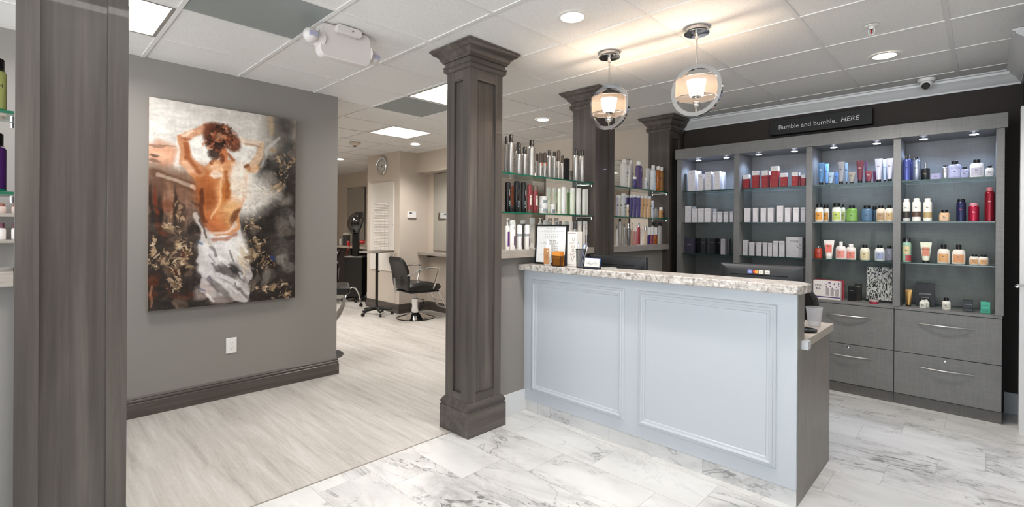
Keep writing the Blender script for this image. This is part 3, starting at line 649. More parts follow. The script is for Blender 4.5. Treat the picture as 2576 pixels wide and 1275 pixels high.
# ---- ledge, first bay
def lb(c='#6a2b5e', body='#eceae7', **k): return dict(body=body, cap=k.pop('cap', '#f0eeeb'), m=[('v', .86, 0, 'PURE', .009, 'black', 0), ('b', .18, .55, c, .9, .45)], **k)
shelf_row([
 (1276, 14, 549, 'pump', dict(body='#eceae6', ph=.24, m=[('b', .15, .75, '#5d2a6e', 1.5, .3)]), 'white pump bottle with purple label'),
 (1289.3, 17, 554, 'dome', lb('#5d2a5e'), 'tall white bottle with plum label'),
 (1307, 14, 566, 'can', dict(body='#e6e4e0', cap='#efedea', ch=.36, cr=.98, sh=.01, m=[('b', .2, .75, '#5a3a66', .9, .5), ('r', .84, .99, '#8f9394')]), 'white spray with clear waist, first of two', dict(at=2.44)),
 (1316.5, 16, 554, 'dome', dict(body='#5b5a58', cap='#e4e2de', ch=.14), 'dark bottle with white dome cap behind', dict(back=1)),
 (1325.8, 14.5, 566, 'can', dict(body='#e2ddd6', cap='#efedea', ch=.36, cr=.98, sh=.01, m=[('b', .2, .75, '#5a3a66', .9, .5), ('r', .84, .99, '#8f9394')]), 'white spray with clear waist beside calendar', dict(at=2.44)),
 (1339.3, 13, 548.8, 'btl', dict(cap='#f4f2f0', cr=.9, ch=.2, sh=.03), 'white bottle rising behind the calendar frame', dict(back=1)),
 (1359.3, 13, 548.8, 'pump', dict(body='#e6e6e4', ph=.14), 'white pump top above the calendar frame', dict(back=1)),
 (1372.8, 13, 554, 'dome', dict(body='#e2deda'), 'cream dome cap above the calendar frame', dict(back=1)),
 (1384, 10, 549.4, 'btl', dict(body='~#cfd6dc', cap='clear', ch=.14, cr=.9), 'clear-capped bottle above the calendar frame', dict(back=1)),
 (1399.3, 11, 548.2, 'btl', dict(body='~#cfd6dc', cap='clear', ch=.14, cr=.9), 'pale blue clear-capped bottle above frame edge', dict(back=1)),
 (1409.5, 9, 556.5, 'dome', dict(body='#c9c6c2', cap='#b4b1ad'), 'grey-topped bottle above frame corner', dict(back=1)),
 (1417, 9, 590, 'btl', dict(body='~#a3202e', cap='#b8a89c', cr=.8, ch=.14), 'small red bottle beside the calendar frame', dict(at=2.43)),
 (1424, 14, 556, 'dome', dict(body='#dcd8d2', cap='#e6e3de', m=[('v', .8, 0, 'PURE', .009)]), 'cream bottle with rounded top', dict(back=1)),
 (1436, 11, 557, 'dome', lb('#7b3a55', '#dedad4', flat=True), 'beige flat-topped bottle with plum label'),
 (1447.5, 10, 557, 'can', dict(body='#d9dadb', cap='clear', ch=.3, cr=.95), 'white can with clear cap', dict(back=1)),
 (1458.5, 11.5, 557, 'dome', lb('#6d2444', '#e0ddd8', flat=True), 'flat-topped bottle with wine label'),
 (1470, 8.5, 556, 'dome', lb('#6d2040', '#e6e3df'), 'rounded bottle with dark red label'),
 (1480.4, 8.5, 556, 'dome', lb('#2f5c80', '#e4e2df'), 'rounded bottle with blue label'),
 (1490, 9.5, 557, 'dome', lb('#2f7c9a', '#e9e8e6', flat=True), 'flat bottle with teal label at middle column'),
], 1.2, 'Y', 2.465, 2.555, 'wooden ledge', 'products on the ledge of the first bay', a)
# ---- second bay
a = 'middle column'
def sl(body, cap='#eceae6', **k): return dict(body=body, cap=cap, m=[('v', .62, 0, 'b', .05, '#2a2733', .25), ('h', .45, 0, 'shampoo', .006), ('h', .28, 0, 'sulfate free', .004)], **k)
shelf_row([
 (1570.2, 21, 401, 'btl', sl('#e0ddd8', cr=.38, ch=.13), 'large white bottle with narrow cap'),
 (1587, 13, 402.5, 'btl', sl('#e0dcd6', cr=.5, ch=.13), 'white bottle with pointed cap', dict(back=1)),
 (1597, 11, 444, 'btl', sl('~#4c3f86', cr=.6, ch=.2), 'small violet bottle in front', dict(at=2.425)),
 (1607, 20, 405.6, 'btl', sl('~#6a5688', cr=.42, ch=.14), 'large purple bottle with white pump cap'),
 (1624.6, 10, 446, 'btl', sl('#d4d6d8', cr=.7, ch=.2), 'small clear bottle in front', dict(at=2.425)),
 (1631, 12.5, 423, 'btl', dict(sl('#dcdfe2'), ch=.02, cr=.9, sh=.03), 'white flat-topped bottle', dict(back=1)),
 (1643.2, 14.5, 415, 'btl', sl('#dfe3e6', cr=.48, ch=.14), 'white-blue bottle with white cap'),
 (1655.9, 11.5, 417, 'btl', sl('~#c8722c', cr=.6, ch=.14), 'orange bottle with white cap'),
 (1667.4, 12, 419, 'btl', sl('~#c28a4c', cr=.6, ch=.14), 'tan bottle at shelf end'),
], G1, 'Y', 2.465, 2.555, w_, 'products on the upper glass shelf of the second bay', a)
def ft(body): return dict(sl(body), ch=.12, cap='#efeeec', sy=.5, flat=True)
shelf_row([
 (1552, 6, 490, 'dome', ft('#cfc9da'), 'pale lilac bottle half behind column'),
 (1558.5, 8.5, 490.6, 'dome', ft('#ded9d2'), 'cream tube-shaped bottle'),
 (1568.8, 13, 486, 'dome', ft('#d7dbde'), 'taller frosted white bottle'),
 (1579.5, 8, 490, 'dome', ft('#4f3f80'), 'dark violet bottle behind', dict(back=1)),
 (1579, 7.5, 514.5, 'btl', sl('#ddc9a8', cr=.7, ch=.2), 'little cream bottle in front', dict(at=2.425)),
 (1588.3, 8.5, 490, 'dome', ft('#574d82'), 'violet bottle with white cap'),
 (1597.7, 9.5, 489, 'dome', ft('#5a5088'), 'violet bottle, middle of the violet ones'),
 (1607.2, 9.5, 490, 'dome', ft('#5a5088'), 'violet bottle next to the peach ones'),
 (1616.2, 8.6, 491, 'dome', ft('#d3a878'), 'peach bottle with white cap'),
 (1624.4, 8.2, 491, 'dome', ft('#d6ab7c'), 'peach bottle, middle of three'),
 (1633.6, 9.6, 492.5, 'dome', ft('#d9b083'), 'peach bottle, last of three'),
 (1641.6, 6.5, 503, 'dome', ft('#dcdfe8'), 'slim white-blue bottle'),
 (1650.7, 9.5, 520, 'btl', dict(body='~#aeaaa6', cap='clear', cr=.8), 'small clear grey bottle'),
 (1668, 11, 520, 'btl', sl('#cc9a68', cr=.6, ch=.24), 'little tan bottle standing apart'),
], G2, 'Y', 2.465, 2.555, 'lower glass shelf', 'products on the lower glass shelf of the second bay', a)
shelf_row([
 (1551.5, 5.5, 565, 'can', dict(body='#dcdcdc', cap='clear'), 'slim white can at the column edge'),
 (1559.8, 11.5, 549, 'can', dict(body='silver', cap='black', ch=.1, cr=.5), 'tall silver can with black nozzle'),
 (1570, 7.5, 562, 'can', dict(body='silver', cap='clear', ch=.16, cr=.7), 'thin silver can with clear cap'),
 (1581.2, 11.5, 562, 'pump', dict(body='dsilver', cap='chrome', ph=.2), 'dark silver pump bottle'),
 (1590.5, 7, 560, 'pump', dict(body='~#cfa58c', cap='clear', ph=.3), 'pale copper spray bottle'),
 (1598.5, 9.5, 570, 'pump', dict(body='~#d99a9a', cap='#ecebe9', ph=.22), 'pink bottle with white pump'),
 (1607, 8.5, 560, 'btl', dict(body='~#d05a64', cap='chrome', ch=.18, cr=.6), 'coral bottle with chrome cap', dict(back=1)),
 (1615, 7.5, 575, 'tube', dict(body='#e4e0da', cap='#e8e5e0'), 'cream tube with pointed top'),
 (1623.4, 8.5, 567, 'btl', dict(body='#dcc9ae', cap='chrome', ch=.24, cr=.6), 'cream bottle with chrome cap'),
 (1632, 7, 570.5, 'btl', dict(body='~#4d2f7c', cap='#eeece9', ch=.42, cr=.85), 'small violet bottle with white cap'),
 (1640.2, 7.5, 570.5, 'btl', dict(body='~#9a4a55', cap='#eeece9', ch=.42, cr=.85), 'small ruby bottle with white cap'),
 (1649.6, 8, 570.5, 'btl', dict(body='~#b45a14', cap='#eeece9', ch=.42, cr=.75), 'amber bottle with white cap'),
 (1649, 10.5, 559, 'btl', dict(body='#b9b8b3', cap='black', ch=.14, cr=.55), 'grey bottle with black cap behind amber one', dict(back=1)),
 (1659.8, 11, 559, 'btl', dict(body='#b9b8b3', cap='black', ch=.14, cr=.55), 'grey bottle with black cap at ledge end'),
], 1.2, 'Y', 2.465, 2.555, 'wooden ledge', 'products on the ledge of the second bay', a)
# ---- bay behind the foreground column
for (x, z, h, body, cap, lab) in ((-.085, G1, .185, '#a9b06a', 'black', 'olive green litre bottle with black cap, shelf behind foreground column'), (-.10, G2, .205, '#4a2366', 'black', 'purple litre bottle with black cap, lower shelf behind foreground column')):
    t = thing('litre_bottle', lab, 'bottle', (x, 2.46, z+.0006), 0, 'litre bottles behind the foreground column')
    btl(t, .12 if z == G1 else .15, h, dict(body=body, cap=cap, ch=.22, cr=.9, sh=.06, m=[('r', .02, .06, '#1a8a6a')]))
    text('lettering', 'LAVISH' if z == G1 else 'VITALITY', .02, INK, t, (.02, -.05, h*.45), UPRIGHT if z != G1 else FRONT)

# ---- display cabinet
YK = '#5a4f60'
def yk(body='#e6e1e4', fl='#8a7f93', h=.9): return dict(body=body, txt=[('YON-KA', .86, .0085), ('PARIS', .74, .005), ('CREME', .3, .005)], tc=YK, flower=fl)
def cabrow(items, zs, bay, shelf, grp, front=4.91, back=5.0):
    shelf_row(items, zs, 'X', front, back, shelf+' shelf', grp, bay)
b1 = 'first bay'
cabrow([
 (1739.3, 18.7, 427, 'box', yk(), 'tall white carton'), (1757, 9, 428.8, 'box', yk(), 'white carton standing behind', dict(back=1)),
 (1762.5, 13, 436, 'box', yk(), 'short white carton'), (1781.4, 16, 430, 'box', yk(), 'white carton, medium height'),
 (1794.6, 7, 431, 'box', yk(), 'narrow white carton behind', dict(back=1)), (1802.8, 16, 428.5, 'box', yk(), 'tall white carton with faint flowers'),
 (1816.8, 8, 430, 'box', yk(), 'white carton behind the last one', dict(back=1)),
], SH[0], b1, 'top', 'white cartons in the first cabinet bay')
cabrow([
 (1727.3, 14.5, 516.5, 'box', yk(), 'tall white carton at bay end'), (1742.6, 9, 518, 'box', yk(), 'white carton behind', dict(back=1)),
 (1747.5, 13, 523, 'box', yk(), 'white carton'), (1763, 14, 522.6, 'box', yk(), 'white carton with flowers'), (1779.6, 14.5, 522, 'box', yk(), 'white carton before the small ones'),
 (1794.6, 13, 523, 'box', yk('#d6d0da'), 'lilac-white carton behind', dict(back=1)), (1798, 9, 531, 'box', yk(), 'small white carton'), (1810, 10.5, 530, 'box', yk(), 'small white carton, second of the low ones'),
 (1825.4, 10.5, 530, 'box', yk(), 'small white carton, third of the low ones'), (1840, 8, 529.3, 'box', yk(), 'small white carton at the upright'),
], SH[1], b1, 'middle', 'small white cartons in the first cabinet bay')
DK = dict(body='#17161a', txt=[('YON-KA', .72, .008)], tc='#b9b4bf')
cabrow([
 (1732.6, 22, 597, 'box', dict(body='#3e3a4a', txt=[('YON-KA', .55, .011)], tc='#c9c5d0'), 'slate box with white logo'), (1753.6, 13, 597, 'box', DK, 'black box standing behind', dict(back=1)),
 (1768.6, 13, 598, 'box', dict(DK, body='#2b2a31'), 'black carton with slate front'), (1791.3, 13, 598, 'box', dict(DK, body='#232228'), 'black carton with pale logo'),
 (1808, 11, 598, 'box', DK, 'black carton behind', dict(back=1)), (1818.5, 11, 598.6, 'box', yk('#b9b6bb'), 'pale grey carton'), (1831, 7, 598.6, 'box', dict(DK, body='#6c6a70'), 'narrow grey carton behind', dict(back=1)),
], SH[2], b1, 'bottom', 'dark cartons in the first cabinet bay')
b2_ = 'second bay'
def rd(h=.25): return dict(body='#9c1f24', top='#e6e1e0', tf=h, txt=[('YON-KA', .9, .0085), ('vital', .66, .006), ('creme', .5, .006), ('50 ml', .16, .005)], tc='#c9a9a6')
cabrow([
 (1873, 15.5, 437, 'box', rd(.3), 'short red carton with white top'), (1899.8, 17, 427, 'box', rd(), 'red carton with white top'), (1923.8, 15.5, 426, 'box', rd(.28), 'red carton, squarish white top'),
 (1937, 7, 428, 'btl', dict(body='~#a8262e', cap='#e8e4e2', ch=.22, cr=.8), 'thin red bottle with white cap', dict(back=1)), (1948, 18.5, 415, 'box', rd(.22), 'tallest red carton'),
 (1971.3, 16, 432, 'box', rd(.28), 'low red carton with white top'), (1999, 16, 430, 'box', rd(.26), 'red carton before a red bottle'), (2011.5, 7.5, 431, 'btl', dict(body='~#a8262e', cap='#e8e4e2', ch=.25, cr=.9), 'slim red bottle with white cap', dict(back=1)),
 (2020.6, 10, 436, 'box', rd(.3), 'small red carton at the upright'),
], SH[0], b2_, 'top', 'red cartons in the second cabinet bay')
cabrow([(x, w, y, 'box', yk('#e4dde0'), l) for x, w, y, l in ((1878.8, 14, 520.5, 'white carton'), (1899.5, 11.5, 520, 'narrow white carton'), (1919.8, 13, 520, 'white carton with flowers'), (1938, 13.5, 519.4, 'white carton, wide face'), (1962, 14.5, 514, 'tallest white carton'), (1981, 13.5, 519, 'white carton after the tallest'), (2002, 14, 518.6, 'shiny white carton'), (2020.2, 12, 518, 'white carton at the upright'))], SH[1], b2_, 'middle', 'white cartons in the second cabinet bay')
cabrow([(x, w, y, 'box', yk('#c9c6ca'), l) for x, w, y, l in ((1874, 12, 600.5, 'taller pale grey carton'), (1890.5, 12, 606.6, 'pale grey carton'), (1908.6, 12, 607, 'pale grey carton with dotted flowers'), (1924, 10.5, 607.5, 'narrow pale grey carton'), (1936.9, 10, 608, 'narrowest pale grey carton'), (1950.7, 11.5, 603, 'slim tall grey carton'), (1966.5, 13, 603, 'tall grey carton beside the big box'))]
 +[(1998, 40, 592.7, 'box', dict(body='#bcbabc', txt=[('YON-KA', .8, .018), ('le soin', .3, .009)], tc='#4a4550', flower='#55505c'), 'large square grey gift box', dict(d=.1))], SH[2], b2_, 'bottom', 'grey cartons in the second cabinet bay')
b3 = 'third bay'
def tu(body, lab=None, cap='black', **k): return dict(body=C(body, .28, .25), lab=None, cap=cap, txt='Bb.', ts=.016, **k)
cabrow([
 (2066, 18, 405, 'tube', tu('#5f8ab8', tc='#e8ecf2'), 'tall blue tube'), (2080, 12, 408, 'tube', tu('#82aede'), 'light blue tube behind', dict(back=1)),
 (2090, 17, 429.7, 'tube', tu('#a9c3dc'), 'short pale blue tube'), (2104, 11, 430, 'tube', tu('#6f93c4'), 'short blue tube behind', dict(back=1)),
 (2116, 19, 402.8, 'tube', tu('#9a9ca4'), 'tall silver-grey tube'), (2130, 8, 405, 'tube', tu('#8aa3b8'), 'silver-blue tube behind', dict(back=1)),
 (2143, 19, 428, 'tube', tu('#9b9792'), 'short silver tube'), (2164, 20, 399, 'tube', tu('#6e3a48', tc='#d9c8cc'), 'tall maroon tube'), (2178.5, 8, 400, 'tube', tu('#5a3a55'), 'maroon tube behind', dict(back=1)),
 (2185.8, 20, 425, 'tube', tu('#7d4250', tc='#e0cdd0'), 'short maroon tube'), (2200, 9, 426, 'tube', tu('#5f2f52'), 'short plum tube behind', dict(back=1)),
 (2211, 21, 394, 'tube', tu('#c9cbe0'), 'tall pale lavender tube'), (2226.5, 11, 396, 'tube', tu('#b9c4e6'), 'pale blue tube behind', dict(back=1)), (2238.5, 19, 393, 'tube', tu('#cdcde2'), 'tall lavender tube at the upright'),
], SH[0], b3, 'top', 'tubes in the third cabinet bay')
def bb(body, lab, cap='black', **k): return dict(body=body, cap=cap, cr=k.pop('cr', .5), ch=k.pop('ch', .18), sh=k.pop('sh', .2), sy=.7, m=[('b', .12, .66, lab, 1.7), ('h', .48, 0, 'Bb.', .014), ('h', .3, 0, 'bumble', .006)], **k)
cabrow([
 (2059.5, 20, 508.6, 'btl', bb('#e9e4dc', '#d9963c', cr=.7, ch=.2), 'white bottle with orange label and comb cap'), (2078, 15, 511, 'btl', bb('#e4dfd6', '#c98a3c', cr=.7), 'orange-labelled bottle behind', dict(back=1)),
 (2105, 22, 507, 'btl', bb('#e6e8de', '#b5c66a', cr=.7, ch=.2), 'white bottle with lime label'), (2121, 11, 509, 'btl', bb('#dfe3d2', '#9cb05a'), 'lime-labelled bottle behind', dict(back=1)),
 (2143, 27, 512, 'btl', bb('#6f9a4a', '#7ba654', cr=.5), 'squat green bottle'), (2181, 24, 512, 'btl', bb('#51708c', '#4d6a86', cr=.6), 'blue-grey squat bottle'),
 (2200.5, 11, 514, 'btl', bb('#2f4356', '#2f4356', cr=.8), 'navy bottle behind', dict(back=1)), (2216.3, 21, 511.6, 'btl', bb('#d9cbb8', '#a88a66'), 'cream bottle with tan label'), (2237.5, 19, 511, 'btl', bb('#e2dccf', '#c9a97c'), 'cream bottle at the upright'),
], SH[1], b3, 'middle', 'bottles in the third cabinet bay')
cabrow([
 (2057.8, 18, 614.5, 'btl', bb('~#c94a32', '#b83f2e', cap='clear', cr=.6), 'red-orange spray bottle'), (2085.7, 28, 599.5, 'tube', dict(body='#ece6e0', cap='#d8d5d0', lab='#e8796a', txt='Bb.', ts=.018), 'white and coral tube'),
 (2115.8, 24, 603.4, 'btl', bb('#eae2de', '#e89488', cap='#e6e2de', cr=.35, ch=.24), 'white and pink bottle with sprayer'), (2141, 23, 609.4, 'btl', bb('#eadfda', '#e58578', cap='#ece8e4', cr=.45), 'white and pink bottle with white cap'),
 (2176, 21.5, 611, 'btl', bb('#ece6d4', '#e0d2a6'), 'cream bottle with black cap'), (2213.3, 22, 611.5, 'btl', bb('#e9e8e6', '#9aa4c4'), 'white bottle with blue plaid label'), (2237, 18.5, 612.4, 'btl', bb('~#8a8c9a', '#7c7e8c'), 'translucent grey bottle with black cap'),
], SH[2], b3, 'bottom', 'bottles on the third bay bottom shelf')
b4 = 'fourth bay'
cabrow([
 (2279.4, 18, 384.4, 'can', dict(body=C('#5a64a8', .3, .6), cap='clear', ch=.16, m=[('h', .6, 0, 'Bb.', .016)]), 'blue-violet spray can'), (2292.5, 7, 395, 'can', dict(body=C('#4a548c', .3, .5), cap='black', ch=.14), 'dark blue can behind', dict(back=1)),
 (2306, 17, 388.6, 'can', dict(body=C('#a9b2c6', .3, .8), cap='clear', ch=.14, m=[('h', .6, 0, 'Bb.', .016)]), 'silver-blue spray can'), (2328.6, 18, 404.4, 'btl', dict(body='#15181a', cap='chrome', ch=.3, cr=.3, sh=.06, sy=.9, m=[('h', .5, 0, 'Bb.', .014, '#b39a6a'), ('r', .0, .04, '#1fa07c')]), 'black spray bottle with silver nozzle'),
 (2354, 25, 431, 'box', dict(body='#9a98bc', txt=[('Bb.', .5, .014)], tc='#3a3a60'), 'low lavender box', dict(d=.06)), (2377.5, 13, 409.4, 'can', dict(body=C('#c3c3c8', .3, .8), cap='clear', ch=.14, m=[('h', .6, 0, 'Bb.', .012)]), 'small silver can'),
 (2402, 28, 399, 'btl', bb('~#b9bde0', '#aeb3d8'), 'large translucent lavender bottle'), (2427, 18.5, 414, 'btl', bb('~#b0b5d8', '#a9aed2'), 'small lavender bottle'),
 (2457.4, 28.5, 395, 'btl', bb('#e9e9ee', '#b9b7c8'), 'large white bottle with black cap'), (2490, 17, 410, 'btl', bb('#e8e8ec', '#c4c3cc'), 'small white bottle at the upright'),
], SH[0], b4, 'top', 'products on the fourth bay top shelf')
cabrow([
 (2280.5, 17, 494.4, 'can', dict(body='#e6e3dd', cap='#e9e6e1', ch=.14, cr=.7, m=[('r', .18, .52, '#3a3632'), ('h', .7, 0, 'Bb.', .014)]), 'white can with black smudge band'), (2306, 19, 493, 'can', dict(body='#e6e3dd', cap='#e9e6e1', ch=.14, cr=.7, m=[('r', .24, .5, '#5a463c'), ('h', .7, 0, 'Bb.', .014)]), 'white can with brown smudge band'),
 (2334, 18.5, 493, 'can', dict(body='#e8e4dc', cap='#ece9e3', ch=.14, cr=.7, m=[('r', .2, .46, '#b09a6c'), ('h', .7, 0, 'Bb.', .014)]), 'white can with gold smudge band'), (2376, 22, 522, 'btl', bb('#d9b28e', '#e0bf9e', cr=.6, ch=.22), 'squat peach jar-bottle with black cap'),
 (2418, 19.5, 494.4, 'can', dict(body=C('#22274a', .3, .3), cap='black', ch=.12, cr=.8, m=[('h', .6, 0, 'Bb.', .014, '#c04a6a')]), 'navy can with black cap'), (2450, 21.5, 504, 'can', dict(body=C('#a82240', .3, .5), cap='#c98a94', ch=.16, cr=.8, m=[('h', .6, 0, 'Bb.', .014, '#e9c9cc')]), 'short crimson can with pink cap'),
 (2492.5, 20, 464, 'can', dict(body=C('#8a1f2e', .3, .5), cap='#b56a72', ch=.12, cr=.7, m=[('h', .66, 0, 'Bb.', .014, '#e9c9cc')]), 'tall dark red can at the upright'),
], SH[1], b4, 'middle', 'cans on the fourth bay middle shelf')
def flo(t='btl'): return bb('#ece4d8', '#dca66e')
cabrow([
 (2280, 19.5, 593, 'can', dict(body='#9cc0a6', cap='smoke', ch=.18, cr=.85, m=[('b', .05, .35, '#b04a50', 1.6, .6), ('b', .4, .8, '#d9c79a', 1.4), ('h', .6, 0, 'Bb.', .014)]), 'green floral can with grey cap'), (2329.4, 31, 603.5, 'tube', dict(body='#dfe2cc', cap='black', lab='#cf7f62', txt='Bb. curl', ts=.016), 'floral tube on a black cap'),
 (2374, 25.5, 609, 'btl', bb('#ece4d8', '#dca66e', cr=.45, ch=.22), 'floral-labelled bottle with sprayer cap'), (2412, 27, 609, 'btl', bb('#ece4d8', '#d99a6a', cr=.4, ch=.24), 'wider floral-labelled bottle with pointed cap'),
 (2451, 20, 633.3, 'btl', bb('#ece6dc', '#dfae7c', cr=.6), 'small floral bottle, first of two'), (2474.5, 19.5, 634, 'btl', bb('#ece6dc', '#dfae7c', cr=.6), 'small floral bottle, second of two'),
], SH[2], b4, 'bottom', 'floral products on the fourth bay bottom shelf')
# ---- bottom compartment of the cabinet
BOT = .765
YG = dict(body='#e6dcd8', txt=[('YON', .8, .030), ('KA', .62, .030)], tc='#2f2c36')
t = thing('gift_box', 'white and pink gift box with purple flowers, front one of the stacked pair', 'box', (4.895, atX(2077, 730, 4.87)[1], BOT+.0006), -PI/2)
gw_ = atX(2043, 730, 4.87)[1]-atX(2112, 730, 4.87)[1]; gh = z_at(4.87, atX(2077, 730, 4.87)[1], 702)-BOT; t.location.y = 1.073-gw_/2-.004
B().box(-gw_/2, gw_/2, -.025, .025, 0, gh).obj('carton_body', C('#e9e0dc'), t, bev=.001)
B().box(-gw_/2, gw_/2, -.0256, -.025, gh*.10, gh*.15).obj('printed_band', C('#3d3470'), t, smooth=False)
text('lettering', 'YON', .026, INK, t, (-gw_*.3, -.0257, gh*.72), FRONT); text('lettering', 'KA', .026, INK, t, (-gw_*.3, -.0257, gh*.56), FRONT)
b_ = B(); rr = random.Random(5)
for q in range(26):
    x = gw_*(-.02+.5*rr.random()*.95); z = gh*(.5+.44*rr.random()); s = .0035+.004*rr.random(); b_.poly([(x-s, -.0257, z), (x, -.0257, z-s*.7), (x+s, -.0257, z+s*.4), (x, -.0257, z+s)])
b_.obj('printed_flowers', C('#5a3c78'), t, smooth=False)
b_ = B()
for q in range(3): x = gw_*(.03+.17*q); b_.box(x-.012, x+.012, -.0258, -.0255, gh*.2, gh*(.62-.03*q))
b_.obj('printed_bottles', C('#a8a2a0'), t, smooth=False)
for q, (c, l) in enumerate((('#a3243c', 'crimson-sided gift box directly behind the white and pink one'), ('#c05a66', 'rose gift box at the back of the gift box row'))):
    o = B().box(-gw_/2, gw_/2, -.012, .012, 0, gh+.003).obj('gift_box', C(c)); o.location = (4.934+.026*q, t.location.y-.006*(q+1), BOT+.0006); o.rotation_euler = (0, 0, -PI/2); tag(o, l, 'box')
cabrow([(2142, 16.5, 716, 'box', dict(body='#121213', txt=[('MARK', .7, .010)], tc='#cfc6b4'), 'black perfume box standing in front', dict(d=.035)), (2158.5, 17, 709, 'box', dict(body='#2a2722', txt=[('MARK', .85, .012)], tc='#cfc6b4'), 'black boxed scent behind the first', dict(d=.03, at=4.98)),
 (2198.6, 22, 749.5, 'jar', dict(body='#a8304a', cap='#b9a9a6', lh=.4), 'flat red jar with silver lid', dict(at=4.88))], BOT, 'third bay', 'lowest', 'items on the third bay lowest shelf')
# zebra box
Yz = atX(2212.6, 700, 5.02)[1]; wz = atX(2179, 700, 5.02)[1]-atX(2247, 700, 5.02)[1]; hz = z_at(5.02, Yz, 667.6)-BOT
zm = mat('zebra_print', '#888', .4); v = texco(zm, (26, 26, 10), (0, .5, 0)); nn = noise(zm, v, 3.2, 3, .6, 1.2); ns, ls, bb_ = nt(zm); ls.new(ramp(zm, nn, [(.46, '#0f0f10'), (.50, '#d9d5d0'), (1, '#e9e6e2')]), bb_.inputs['Base Color'])
t = thing('patterned_gift_box', 'tall black and white streak-patterned gift box on the lowest cabinet shelf', 'box', (5.03, Yz, BOT+.0006), -PI/2)
B().box(-wz/2+.004, wz/2-.004, -.03, .03, .018, hz).obj('box_lid', zm, t, bev=.002); B().box(-wz/2, wz/2, -.034, .034, 0, .017).obj('box_base', BLACK, t, bev=.001)
cabrow([(2286, 19, 723, 'tube', dict(body=C('#a8824c', .3, .7), cap='black', cr=.7, ch=.1), 'gold tube on a black cap'), (2327, 48, 707, 'box', dict(body='#121113', txt=[('plumble', .55, .022), ('bumble', .4, .016)], tc='#b9b4b0'), 'large black box with script lettering', dict(d=.05, at=4.99)),
 (2321.7, 15, 748.7, 'btl', bb('#e6e4d8', '#d9d8cc', cap='#e6e4da', cr=.5), 'small white bottle in front of black box', dict(at=4.88)), (2330, 14, 748, 'btl', bb('#e6e4d8', '#d9d8cc', cap='#e6e4da', cr=.5), 'small white bottle, second in the file', dict(at=4.93)),
 (2380.7, 18, 742.5, 'btl', bb('#e9e6dc', '#d8d4c6', cr=.55, ch=.26), 'white bottle with black cap standing alone'),
 (2435, 25, 770, 'box', dict(body='#1b1a20', txt=[('DOWN', .5, .012)], tc='#9a9aa4'), 'black carton under another black one', dict(d=.05)), (2436.5, 25, 749, 'box', dict(body='#1b1a20', txt=[('DOWN', .5, .012)], tc='#9a9aa4'), 'black carton stacked on a black one', dict(d=.05, z=.0)),
 (2479, 25, 771, 'box', dict(body='#3aa88c', txt=[('WAVE', .5, .011)], tc='#1a5a4a'), 'teal carton under another teal one', dict(d=.05)), (2480.5, 24, 753, 'box', dict(body='#45b498', txt=[('WAVE', .5, .011)], tc='#1a5a4a'), 'teal carton stacked on a teal one', dict(d=.05))], BOT, 'fourth bay', 'lowest', 'items on the fourth bay lowest shelf')
# seat the two stacked cartons on the ones below them
def top_of(o):
    zs = [v.co.z for c in o.children if c.type == 'MESH' for v in c.data.vertices]; return o.location.z+max(zs)
pb = {o['label'].split(',')[0]: o for o in bpy.data.objects if o.get('label')}
for up_, lo_ in (('black carton stacked on a black one', 'black carton under another black one'), ('teal carton stacked on a teal one', 'teal carton under another teal one')):
    u, l = pb[up_], pb[lo_]; hh = top_of(u)-u.location.z; z1 = top_of(l); want = u.location.z+hh
    for c in u.children: c.scale = (1, 1, max(.2, (want-z1-.0006)/hh)) if c.type == 'MESH' else c.scale; c.location.z *= max(.2, (want-z1-.0006)/hh)
    u.location = (l.location.x, l.location.y, z1+.0006)
u, l = pb['pale jar stacked on top of a jar'], pb['wide pale jar under another jar']; hh = top_of(u)-u.location.z; want = top_of(u); u.location = (l.location.x, l.location.y, top_of(l)+.0006)
for c in u.children: c.scale = (1, 1, (want-u.location.z)/hh)

# ---------------------------------------------------------------- things on the counter
TOP = 1.0966
CAPELLO = [  # angular handwriting, strokes in letter units
 [(1.35, .95), (0, .42), (.95, .0)], [(.75, .0), (1.15, .62), (1.35, .0)], [(.9, .28), (1.32, .28)],
 [(1.62, -.45), (1.62, .55), (1.98, .5), (2.0, .15), (1.62, .12)], [(2.2, .3), (2.6, .34), (2.55, .6), (2.2, .55), (2.22, .05), (2.62, .05)],
 [(2.85, -.05), (2.88, .98)], [(3.1, -.02), (3.14, 1.05)], [(3.38, .05), (3.42, .5), (3.82, .48), (3.78, .02), (3.38, .05)]]
def capello(parent, s, m, place, r):
    b_ = B()
    for st in CAPELLO: b_.tube([place(x*s, y*s) for x, y in st], r, 5)
    return b_.obj('lettering', m, parent)
def yz(X, y0, y1): return y0, y1
# calendar frame leaning on the ledge side, facing the customer
def counter_spot(px, X, ytop=640): return atX(px, ytop, X)[1]
yc = (counter_spot(1332, 2.635)+counter_spot(1412, 2.635))/2-.004; wc = counter_spot(1332, 2.635)-counter_spot(1412, 2.635)-.004; hc = z_at(2.635, yc, 567)-TOP
cal = thing('framed_calendar', 'black-framed calendar page standing on the counter end by the column', 'calendar', (2.692, 2.386-wc/2, TOP+.004), -PI/2)
cal.rotation_euler = (-.06, 0, -PI/2)
fw = .011
b_ = B(); b_.box(-wc/2, -wc/2+fw, -.008, .008, 0, hc); b_.box(wc/2-fw, wc/2, -.008, .008, 0, hc); b_.box(-wc/2+fw, wc/2-fw, -.008, .008, 0, fw); b_.box(-wc/2+fw, wc/2-fw, -.008, .008, hc-fw, hc)
b_.obj('frame', BLACK, cal, smooth=False)
PAPER = mat('calendar_paper', '#e4e3e1', .7)
B().box(-wc/2+fw, wc/2-fw, -.003, .004, fw, hc-fw).obj('page', PAPER, cal, smooth=False)
INKS = mat('soft_ink', '#6a676a', .7)
